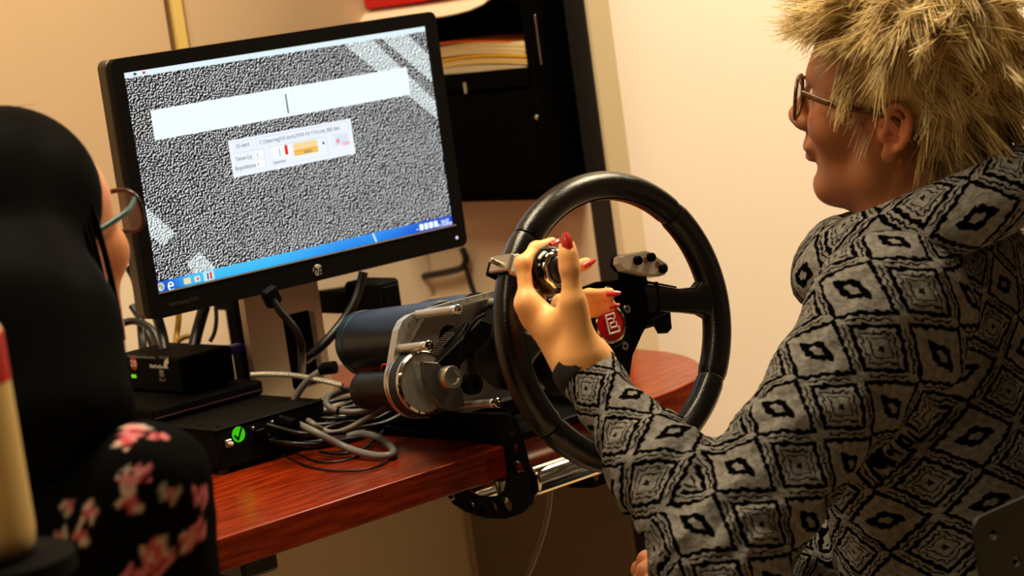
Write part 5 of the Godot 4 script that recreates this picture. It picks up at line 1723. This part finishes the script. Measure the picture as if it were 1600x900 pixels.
	add_net(hst, hf.mesh(hc - Vector3(0.15, 0.13, 0.15), hc + Vector3(0.15, 0.19, 0.15), 0.005), base_paint)
	for i in 1500:
		# a clump of hairs with its root on the hairy part of the skull; clumps lie in waves that follow a slow swirl
		var th := rng.randf() * TAU
		var cy := rng.randf_range(-0.85, 1.0)
		var rr := sqrt(maxf(0.0, 1.0 - cy * cy))
		var dir := Vector3(cos(th) * rr, cy, sin(th) * rr)
		var root := Vector3(-0.020, 0.064, 0) + dir * Vector3(0.098, 0.090, 0.081)
		if i % 5 == 0:
			# extra clumps on the crown and at the temple
			root = Vector3(rng.randf_range(-0.03, 0.075), 0, rng.randf_range(-0.075, 0.03))
			root.y = 0.066 + 0.090 * sqrt(maxf(0.0, 1.0 - pow((root.x + 0.02) / 0.104, 2.0) - pow(root.z / 0.085, 2.0)))
			dir = ((root - Vector3(-0.02, 0.064, 0)) / Vector3(0.098, 0.09, 0.081)).normalized()
			cy = dir.y
		if cy < 0.1:
			root = Vector3(-0.046, 0.062 + cy * 0.165, dir.z * 0.072) + Vector3(dir.x * 0.068, 0, 0)
		if root.x > 0.052 and root.y < 0.094 or root.y < 0.022 and root.x > -0.034 or dir.z > 0.55:
			continue
		var nrm := Vector3(dir.x, dir.y * 0.9, dir.z)
		var sw := Vector3(wn.get_noise_3dv(root * 2.6), wn.get_noise_3dv(root * 2.6 + Vector3(9, 0, 0)), wn.get_noise_3dv(root * 2.6 + Vector3(0, 9, 0)))
		var jit := Vector3(rng.randfn(), rng.randfn(), rng.randfn())
		var flow: Vector3
		var len := rng.randf_range(0.045, 0.078)
		var top := smoothstep(0.35, 0.80, dir.y)
		if root.x > 0.015 and root.y > 0.092:
			flow = Vector3(0.85, -0.02, dir.z * 0.5 - 0.15)
		else:
			flow = Vector3(-0.35, -0.80, dir.z * 0.1).lerp(Vector3(-0.25 - 0.4 * dir.x, -0.1, dir.z * 0.8), top)
			if root.x > -0.005 and root.y > 0.02:
				flow = Vector3(0.25, -0.85, 0.0).lerp(flow, top)
		var out := 0.15 + 0.22 * top
		var d1 := (flow + nrm * out + sw * 1.2 + jit * 0.12).normalized()
		var d2 := (flow - nrm * 0.34 + sw * 1.7 + Vector3(0, -0.22, 0) + jit * 0.12).normalized()
		if root.y < 0.0:
			len *= 0.75
		var a := root - nrm * 0.003
		var m1 := a + d1 * len * 0.55
		var e1 := m1 + d2 * len * 0.6
		var hides := false
		for q in [m1, e1, (m1 + e1) / 2.0]:
			if q.x > -0.044 and q.x < 0.014 and q.y < 0.022 and q.y > -0.05 and absf(q.z) > 0.052:
				hides = true
			if q.x > 0.060 and q.y < 0.058:
				hides = true
		if hides:
			continue
		var bright := clampf(0.55 + wn.get_noise_3dv(root * 5.0) * 0.8 + rng.randf_range(-0.3, 0.3), 0.0, 1.0)
		var col := Color(0.50, 0.36, 0.14).lerp(Color(0.92, 0.75, 0.42), bright)
		if root.x > -0.01 and root.y < 0.080 and rng.randf() < 0.5:
			col = Color(0.55, 0.46, 0.33)
		var spread := rng.randf_range(0.006, 0.012)
		for k in 15:
			var o1 := Vector3(rng.randfn(), rng.randfn(), rng.randfn()) * spread * 0.6
			o1 -= nrm * o1.dot(nrm) * 0.8
			var o2 := o1 * 0.75 + Vector3(rng.randfn(), rng.randfn(), rng.randfn()) * 0.0016
			var o3 := o1 * 0.50 + Vector3(rng.randfn(), rng.randfn(), rng.randfn()) * 0.0045
			var l := rng.randf_range(0.72, 1.08)
			var shade := rng.randf_range(0.62, 1.12)
			add_lock(hst, hc + hb * (a + o1), hc + hb * (a.lerp(m1, l) + o2), hc + hb * (a.lerp(e1, l) + o3), rng.randf_range(0.0006, 0.0012), Color(col.r * shade, col.g * shade, col.b * shade), 0.25)
	var hair_mat := mat(Color(1.0, 0.97, 0.88), 0.38)
	hair_mat.vertex_color_use_as_albedo = true
	part(t, "hair", finish(hst), hair_mat)
	# --- spectacles
	var tort := mat(Color.WHITE, 0.2)
	tort.albedo_texture = noise_tex(0.03, 3, Color(0.09, 0.03, 0.012), Color(0.62, 0.38, 0.13), 61, 256)
	triplanar(tort, Vector3(14, 30, 30))
	spectacles("eyeglasses", "tortoiseshell rimmed glasses worn by the blonde woman", hb, hc, tort, tort, 0.0021, 0.0235, 0.0225, 0.108, 0.012)
	# --- her chair: only a corner of its perforated back is in the picture
	var ch := thing("office_chair", "dark grey chair with a perforated metal back behind the blonde woman", "chair", at(Vector3(pel.x, 0, pel.z)))
	var grey := triplanar(mat(Color(0.085, 0.078, 0.066), 0.5, 0.3), Vector3.ONE * 20)
	var o := Vector3(-0.0614, 0.7288, 0.7092)
	var ux := (Vector3(0.0477, 0.7357, 0.7241) - o).normalized()
	var vy := Vector3.UP
	vy = (vy - ux * vy.dot(ux)).normalized()
	var pb := Basis(ux, vy, ux.cross(vy))
	var oo := round_rect(0.36, 0.24, 0.012)
	for i in oo.size():
		oo[i] += Vector2(0.18, -0.12)
	var hl := []
	for r in 6:
		for cix in 7:
			hl.append(disc2(Vector2(0.024 + cix * 0.048 + (0.024 if r % 2 == 1 else 0.0), -0.022 - r * 0.034), 0.0054, 14))
	holed(ch, "back_plate", oo, 0.004, hl, grey, Transform3D(pb, o - Vector3(pel.x, 0, pel.z)))
	var zero := Vector3(pel.x, 0, pel.z)
	part(ch, "seat", plate(round_rect(0.42, 0.40, 0.05), -0.02, 0.02, 0.006), M.soft_black, at(Vector3(0, pel.y - 0.128, 0) + fwd * 0.04, Basis(rgt, -fwd, Vector3.UP)))
	var back_mid: Vector3 = o + ux * 0.18 - vy * 0.23 - zero
	for s in [-1.0, 1.0]:
		part(ch, "back_support", tube(spline([back_mid + ux * s * 0.12 - pb.z * 0.006, back_mid + ux * s * 0.12 - Vector3(0, 0.08, 0), Vector3(0, pel.y - 0.15, 0) + rgt * s * 0.12 - fwd * 0.14], 6), 0.009, 10), M.steel)
	for sx in [-1.0, 1.0]:
		for sz in [-1.0, 1.0]:
			part(ch, "leg", rod(0.011, 0.0, pel.y - 0.155, 0.001, 14), M.steel, at(rgt * sx * 0.18 - fwd * sz * 0.17, facing(Vector3.UP)))

func colleague() -> void:
	var hb := Basis(Vector3(0.9306, 0.1392, -0.3387), Vector3(-0.1308, 0.9903, 0.0476), Vector3(0.342, 0, 0.9397))
	var hc := Vector3(-0.6397, 1.081, 0.1005)
	var t := thing("person", "woman with long straight black hair in a black blouse with pink flowers seen from behind", "person", at(Vector3.ZERO))
	var f := Field.new()
	add_head(f, hb, hc, false)
	f.cap(hc + hb * Vector3(-0.02, -0.03, 0), Vector3(-0.6896, 0.9424, 0.1899), 0.050, 0.055, 0.03)
	var st := begin()
	var lip := hc + hb * Vector3(0.100, -0.058, 0)
	add_net(st, f.mesh(hc - Vector3(0.15, 0.24, 0.15), hc + Vector3(0.16, 0.16, 0.16), 0.0042), func(p: Vector3) -> Color:
		return Color(0.42, 0.12, 0.07) if p.distance_to(lip) < 0.016 else Color(0.68, 0.25, 0.09))
	# hands rest in her lap, outside the picture
	var fwd := hb.x
	fwd.y = 0
	fwd = fwd.normalized()
	var rgt := fwd.cross(Vector3.UP)
	var sr := Vector3(-0.6996, 0.8872, 0.3265)
	var sl := sr - rgt * 0.33
	var mid := (sl + sr) / 2.0
	var pel := mid + Vector3(0, -0.42, 0) - fwd * 0.04
	var er := sr + Vector3(0.0, -0.27, 0.0) + rgt * 0.01
	var wr := pel + fwd * 0.24 + rgt * 0.08 + Vector3(0, 0.08, 0)
	var el := sl + Vector3(0.0, -0.27, 0.0) - rgt * 0.035
	var wl := pel + fwd * 0.24 - rgt * 0.08 + Vector3(0, 0.08, 0)
	var hd := Field.new()
	for w in [[wr, -1.0], [wl, 1.0]]:
		var wp: Vector3 = w[0]
		for k in 4:
			var base: Vector3 = wp + fwd * 0.075 + rgt * (k - 1.5) * 0.018
			hd.cap(wp, base, 0.02, 0.011, 0.02)
			finger(hd, [base, base + fwd * 0.035 - Vector3(0, 0.006, 0), base + fwd * 0.055 - Vector3(0, 0.02, 0)], 0.009, 0.007)
		finger(hd, [wp + fwd * 0.03 + rgt * float(w[1]) * 0.02, wp + fwd * 0.06 + rgt * float(w[1]) * 0.04, wp + fwd * 0.085 + rgt * float(w[1]) * 0.042], 0.011, 0.008)
	add_net(st, hd.mesh((wr + wl) / 2.0 - Vector3(0.2, 0.08, 0.2), (wr + wl) / 2.0 + Vector3(0.22, 0.06, 0.22), 0.006), func(_p: Vector3) -> Color: return Color(0.68, 0.25, 0.09))
	part(t, "body", finish(st), skin_mat(Color(1, 1, 1)))
	for s in [-1.0, 1.0]:
		var eye := SphereMesh.new()
		eye.radius = 0.0118
		eye.height = 0.0236
		part(t, "eye", eye, mat(Color(0.85, 0.8, 0.74), 0.2), at(hc + hb * Vector3(0.0815, 0.016, s * 0.031), hb))
	# blouse with printed flower sprays
	var bb := Basis(rgt, Vector3.UP, -fwd)
	var j := Field.new()
	j.cap(sl, sr, 0.053, 0.053, 0.06)
	j.cap(mid, mid + Vector3(0, 0.06, 0), 0.085, 0.06, 0.06)
	j.ell(mid + Vector3(0, -0.14, 0), bb, Vector3(0.175, 0.19, 0.115), 0.06)
	j.ell(pel + Vector3(0, 0.10, 0), bb, Vector3(0.175, 0.20, 0.13), 0.06)
	j.cap(sr, er, 0.055, 0.047, 0.04)
	j.cap(er, wr, 0.048, 0.030, 0.03)
	j.cap(sl, el, 0.064, 0.050, 0.04)
	j.cap(el, wl, 0.048, 0.030, 0.03)
	var wn := FastNoiseLite.new()
	wn.seed = 13
	wn.frequency = 9.0
	j.wrinkle = func(p: Vector3) -> float:
		return wn.get_noise_3dv(p) * 0.006
	var net := j.mesh(mid - Vector3(0.36, 0.62, 0.36), mid + Vector3(0.36, 0.16, 0.36), 0.0062)
	# every flower: nearest point of the cloth, size, kind
	var v: PackedVector3Array = net[0]
	var rng := RandomNumberGenerator.new()
	rng.seed = 21
	var flowers := []
	for s in [[Vector3(-0.741, 0.956, 0.252), 3, 0.010], [Vector3(-0.747, 0.936, 0.280), 3, 0.013], [Vector3(-0.704, 0.948, 0.348), 5, 0.016], [Vector3(-0.737, 0.904, 0.375), 3, 0.011], [Vector3(-0.710, 0.8965, 0.389), 1, 0.002], [Vector3(-0.679, 0.890, 0.387), 2, 0.008], [Vector3(-0.771, 0.884, 0.329), 4, 0.017], [Vector3(-0.720, 0.843, 0.382), 4, 0.017], [Vector3(-0.6975, 0.847, 0.385), 3, 0.014], [Vector3(-0.734, 0.841, 0.374), 4, 0.014], [mid + Vector3(0, -0.10, 0) - fwd * 0.13, 6, 0.05], [mid + Vector3(0, -0.25, 0) - fwd * 0.13 - rgt * 0.08, 6, 0.04], [el + Vector3(0, 0.1, 0) - fwd * 0.05, 5, 0.03], [pel - fwd * 0.13 + Vector3(0, 0.1, 0), 6, 0.05], [er + Vector3(0, 0.05, 0) + rgt * 0.05, 5, 0.03]]:
		for k in int(s[1]):
			var want: Vector3 = s[0] + Vector3(rng.randf_range(-1, 1), rng.randf_range(-1, 1), rng.randf_range(-1, 1)) * float(s[2])
			var best := v[0]
			for p in v:
				if p.distance_squared_to(want) < best.distance_squared_to(want):
					best = p
			flowers.append([best, rng.randf_range(0.0055, 0.0095), rng.randi() % 3, rng.randf() * TAU])
	var bst := begin()
	var paint := func(p: Vector3) -> Color:
		var col := Color(0.006, 0.0055, 0.006)
		for fl in flowers:
			var d: float = p.distance_to(fl[0])
			if d < float(fl[1]) * 1.35:
				var q: Vector3 = p - fl[0]
				var w := atan2(q.y, q.x + q.z * 0.7) + float(fl[3])
				var edge: float = float(fl[1]) * (1.05 + 0.25 * cos(w * 5.0))
				if d < edge:
					var kd: int = fl[2]
					var s: float = d / edge
					if kd == 0:
						col = Color(0.50, 0.07, 0.09).lerp(Color(0.58, 0.42, 0.35), smoothstep(0.5, 0.8, s))
					elif kd == 1:
						col = Color(0.30, 0.035, 0.04).lerp(Color(0.55, 0.17, 0.19), smoothstep(0.3, 0.7, s))
					else:
						col = Color(0.46, 0.15, 0.16).lerp(Color(0.40, 0.35, 0.28), smoothstep(0.55, 0.85, s))
		return col
	add_net(bst, net, paint)
	var cm := mat(Color.WHITE, 0.8)
	cm.metallic_specular = 0.06
	cm.vertex_color_use_as_albedo = true
	part(t, "blouse", finish(bst), cm)
	# trousers
	var tf := Field.new()
	for s in [-1.0, 1.0]:
		var hip: Vector3 = pel + rgt * s * 0.09
		var knee: Vector3 = hip + fwd * 0.40 + rgt * s * 0.03
		tf.cap(hip, knee, 0.080, 0.060, 0.04)
		tf.cap(knee, Vector3(knee.x, 0.08, knee.z), 0.058, 0.045, 0.03)
	var tst := begin()
	add_net(tst, tf.mesh(Vector3(pel.x - 0.3, 0.02, pel.z - 0.55), Vector3(pel.x + 0.62, pel.y + 0.12, pel.z + 0.35), 0.015))
	part(t, "trousers", finish(tst), mat(Color(0.03, 0.03, 0.035), 0.9))
	for s in [-1.0, 1.0]:
		var sh := SphereMesh.new()
		sh.radius = 0.045
		sh.height = 0.09
		var kn: Vector3 = pel + rgt * s * 0.12 + fwd * 0.45
		part(t, "shoe", sh, M.black, at(Vector3(kn.x, 0.042, kn.z), Basis(rgt, Vector3.UP, -fwd) * Basis.from_scale(Vector3(0.95, 0.9, 2.5))))
	# long straight hair falling over shoulder and back
	var hf := Field.new()
	hf.ell(hc + hb * Vector3(-0.020, 0.058, 0), hb, Vector3(0.106, 0.094, 0.088), 0.03)
	hf.ell(hc + hb * Vector3(0.086, -0.015, 0.025), hb, Vector3(0.062, 0.085, 0.088), 0.01, true)
	hf.cap(hc + hb * Vector3(-0.060, 0.02, 0.036), Vector3(-0.6927, 1.0433, 0.1955), 0.040, 0.040, 0.04)
	hf.cap(Vector3(-0.6927, 1.0433, 0.1955), Vector3(-0.711, 0.9635, 0.2752), 0.040, 0.038, 0.04)
	hf.cap(hc + hb * Vector3(-0.07, 0.02, 0.02), Vector3(-0.7161, 1.0313, 0.2175), 0.058, 0.055, 0.05)
	hf.cap(Vector3(-0.7161, 1.0313, 0.2175), Vector3(-0.7434, 0.9597, 0.274), 0.058, 0.045, 0.06)
	hf.cap(hc + hb * Vector3(-0.07, 0.02, -0.04), Vector3(-0.7489, 1.0374, 0.1871), 0.058, 0.055, 0.05)
	hf.cap(Vector3(-0.7489, 1.0374, 0.1871), Vector3(-0.7732, 0.9597, 0.2474), 0.058, 0.048, 0.06)
	var hst := begin()
	var hcol := func(p: Vector3) -> Color:
		return Color(0.006, 0.0045, 0.004)
	add_net(hst, hf.mesh(hc - Vector3(0.26, 0.40, 0.24), hc + Vector3(0.2, 0.18, 0.3), 0.006), hcol)
	for i in 420:
		var ph := rng.randf_range(-1.9, 2.4)
		var u := rng.randf_range(0.15, 1.0)
		var root := Vector3(-0.020, 0.058, 0) + Vector3(cos(ph) * sqrt(1 - u * u) * -0.107, u * 0.095, sin(ph) * sqrt(1 - u * u) * 0.089)
		if root.x > 0.02 or u > 0.5:
			continue
		var a := hc + hb * (root * 0.95)
		var bpt := hc + hb * (root * Vector3(1.04, 0.2, 1.08)) - Vector3(0, 0.02, 0)
		var cpt := bpt - Vector3(0, rng.randf_range(0.03, 0.09), 0)
		add_lock(hst, a, bpt, cpt, rng.randf_range(0.002, 0.004), Color(0.008, 0.006, 0.005), 0.5)
	# long strands down the curtain
	for i in 380:
		var tk := rng.randf()
		var c0 := hc + hb * Vector3(-0.045, 0.0, 0.05).lerp(Vector3(-0.07, 0.0, -0.05), tk)
		var c1: Vector3 = Vector3(-0.6938, 1.0377, 0.1956).lerp(Vector3(-0.7489, 1.0374, 0.1871), tk)
		var c2: Vector3 = Vector3(-0.7102, 0.9633, 0.2759).lerp(Vector3(-0.7732, 0.9597, 0.2474), tk)
		var wv := rng.randf() * TAU
		var o := Vector3(cos(wv), 0, sin(wv)) * rng.randf_range(0.040, 0.052)
		add_lock(hst, c0 + o, c1 + o, c2 + o * 0.85 + Vector3(0, rng.randf_range(-0.02, 0.02), 0), rng.randf_range(0.002, 0.004), Color(0.008, 0.006, 0.005), 0.3, 8)
	for i in 60:
		# short stray hairs standing off the crown
		var ph := rng.randf() * TAU
		var rr := rng.randf_range(0.0, 0.06)
		var root: Vector3 = hc + hb * Vector3(-0.02 + cos(ph) * rr, 0.147 - rr * rr * 6.0, sin(ph) * rr)
		add_lock(hst, root, root + Vector3(rng.randf_range(-0.01, 0.01), 0.006, rng.randf_range(-0.01, 0.01)), root + Vector3(rng.randf_range(-0.03, 0.03), 0.004, rng.randf_range(-0.03, 0.03)), 0.0004, Color(0.02, 0.014, 0.011), 0.5)
	var hm := mat(Color.WHITE, 0.5)
	hm.metallic_specular = 0.05
	hm.vertex_color_use_as_albedo = true
	part(t, "hair", finish(hst), hm)
	spectacles("eyeglasses", "thin glasses with a teal green arm worn by the black haired woman", hb, hc, mat(Color(0.16, 0.05, 0.07), 0.25), mat(Color(0.02, 0.30, 0.29), 0.3), 0.0019, 0.024, 0.021, 0.1165, 0.012)
	# stool under her
	var stl := thing("stool", "black stool that the black haired woman sits on", "stool", at(Vector3(pel.x, 0, pel.z)))
	part(stl, "seat", lathe([Vector2(0.0001, pel.y - 0.15), Vector2(0.16, pel.y - 0.15), Vector2(0.17, pel.y - 0.14), Vector2(0.17, pel.y - 0.12), Vector2(0.16, pel.y - 0.11), Vector2(0.0001, pel.y - 0.11)], 40), M.soft_black, at(Vector3.ZERO, facing(Vector3.UP)))
	for k in 4:
		var w := PI / 4 + k * PI / 2
		part(stl, "leg", tube(PackedVector3Array([Vector3(cos(w) * 0.10, pel.y - 0.15, sin(w) * 0.10), Vector3(cos(w) * 0.13, 0.0, sin(w) * 0.13)]), 0.012, 10), M.steel)

func foreground() -> void:
	# bottle at the left edge of the picture, close to the camera
	var base := Vector3(-0.9084, 0.9001, 0.4354)
	var t := thing("bottle", "cream plastic bottle with a red label at the left edge of the photo", "bottle", at(base))
	var cream := mat(Color(0.86, 0.74, 0.48), 0.45)
	part(t, "bottle_body", lathe([Vector2(0.0001, 0.0), Vector2(0.028, 0.0), Vector2(0.034, 0.003), Vector2(0.0385, 0.010), Vector2(0.0400, 0.022), Vector2(0.0400, 0.180), Vector2(0.039, 0.190), Vector2(0.034, 0.199), Vector2(0.024, 0.205), Vector2(0.0155, 0.207), Vector2(0.0150, 0.214), Vector2(0.0001, 0.214)], 48), cream, at(Vector3.ZERO, facing(Vector3.UP) * Basis.from_scale(Vector3.ONE * 0.926)))
	part(t, "label_band", lathe([Vector2(0.0399, 0.146), Vector2(0.0405, 0.1464), Vector2(0.0405, 0.1866), Vector2(0.0395, 0.187)], 48), mat(Color(0.74, 0.09, 0.05), 0.45), at(Vector3.ZERO, facing(Vector3.UP) * Basis.from_scale(Vector3.ONE * 0.926)))
	var stp := begin()
	for i in 3:
		add_lathe(stp, [Vector2(0.0404, 0.156 + i * 0.008), Vector2(0.0407, 0.1562 + i * 0.008), Vector2(0.0407, 0.1595 + i * 0.008), Vector2(0.0404, 0.1597 + i * 0.008)], 48, at(Vector3.ZERO, facing(Vector3.UP) * Basis.from_scale(Vector3.ONE * 0.926)))
	part(t, "cap", lathe([Vector2(0.0001, 0.214), Vector2(0.017, 0.214), Vector2(0.0175, 0.216), Vector2(0.0175, 0.232), Vector2(0.0165, 0.235), Vector2(0.0001, 0.235)], 32), mat(Color(0.3, 0.26, 0.28), 0.5), at(Vector3.ZERO, facing(Vector3.UP) * Basis.from_scale(Vector3.ONE * 0.926)))
	# what it stands on
	var s := thing("side_stand", "narrow black stand under the cream bottle in the lower left corner", "stand", at(Vector3(base.x, 0, base.z)))
	part(s, "top", lathe([Vector2(0.0001, base.y - 0.018), Vector2(0.062, base.y - 0.018), Vector2(0.064, base.y - 0.016), Vector2(0.064, base.y - 0.002), Vector2(0.062, base.y), Vector2(0.0001, base.y)], 40), M.soft_black, at(Vector3.ZERO, facing(Vector3.UP)))
	part(s, "pole", rod(0.014, 0.015, base.y - 0.018, 0.001, 20), M.black, at(Vector3.ZERO, facing(Vector3.UP)))
	part(s, "foot", lathe([Vector2(0.0001, 0.0), Vector2(0.09, 0.0), Vector2(0.09, 0.006), Vector2(0.02, 0.016), Vector2(0.0001, 0.016)], 40), M.black, at(Vector3.ZERO, facing(Vector3.UP)))
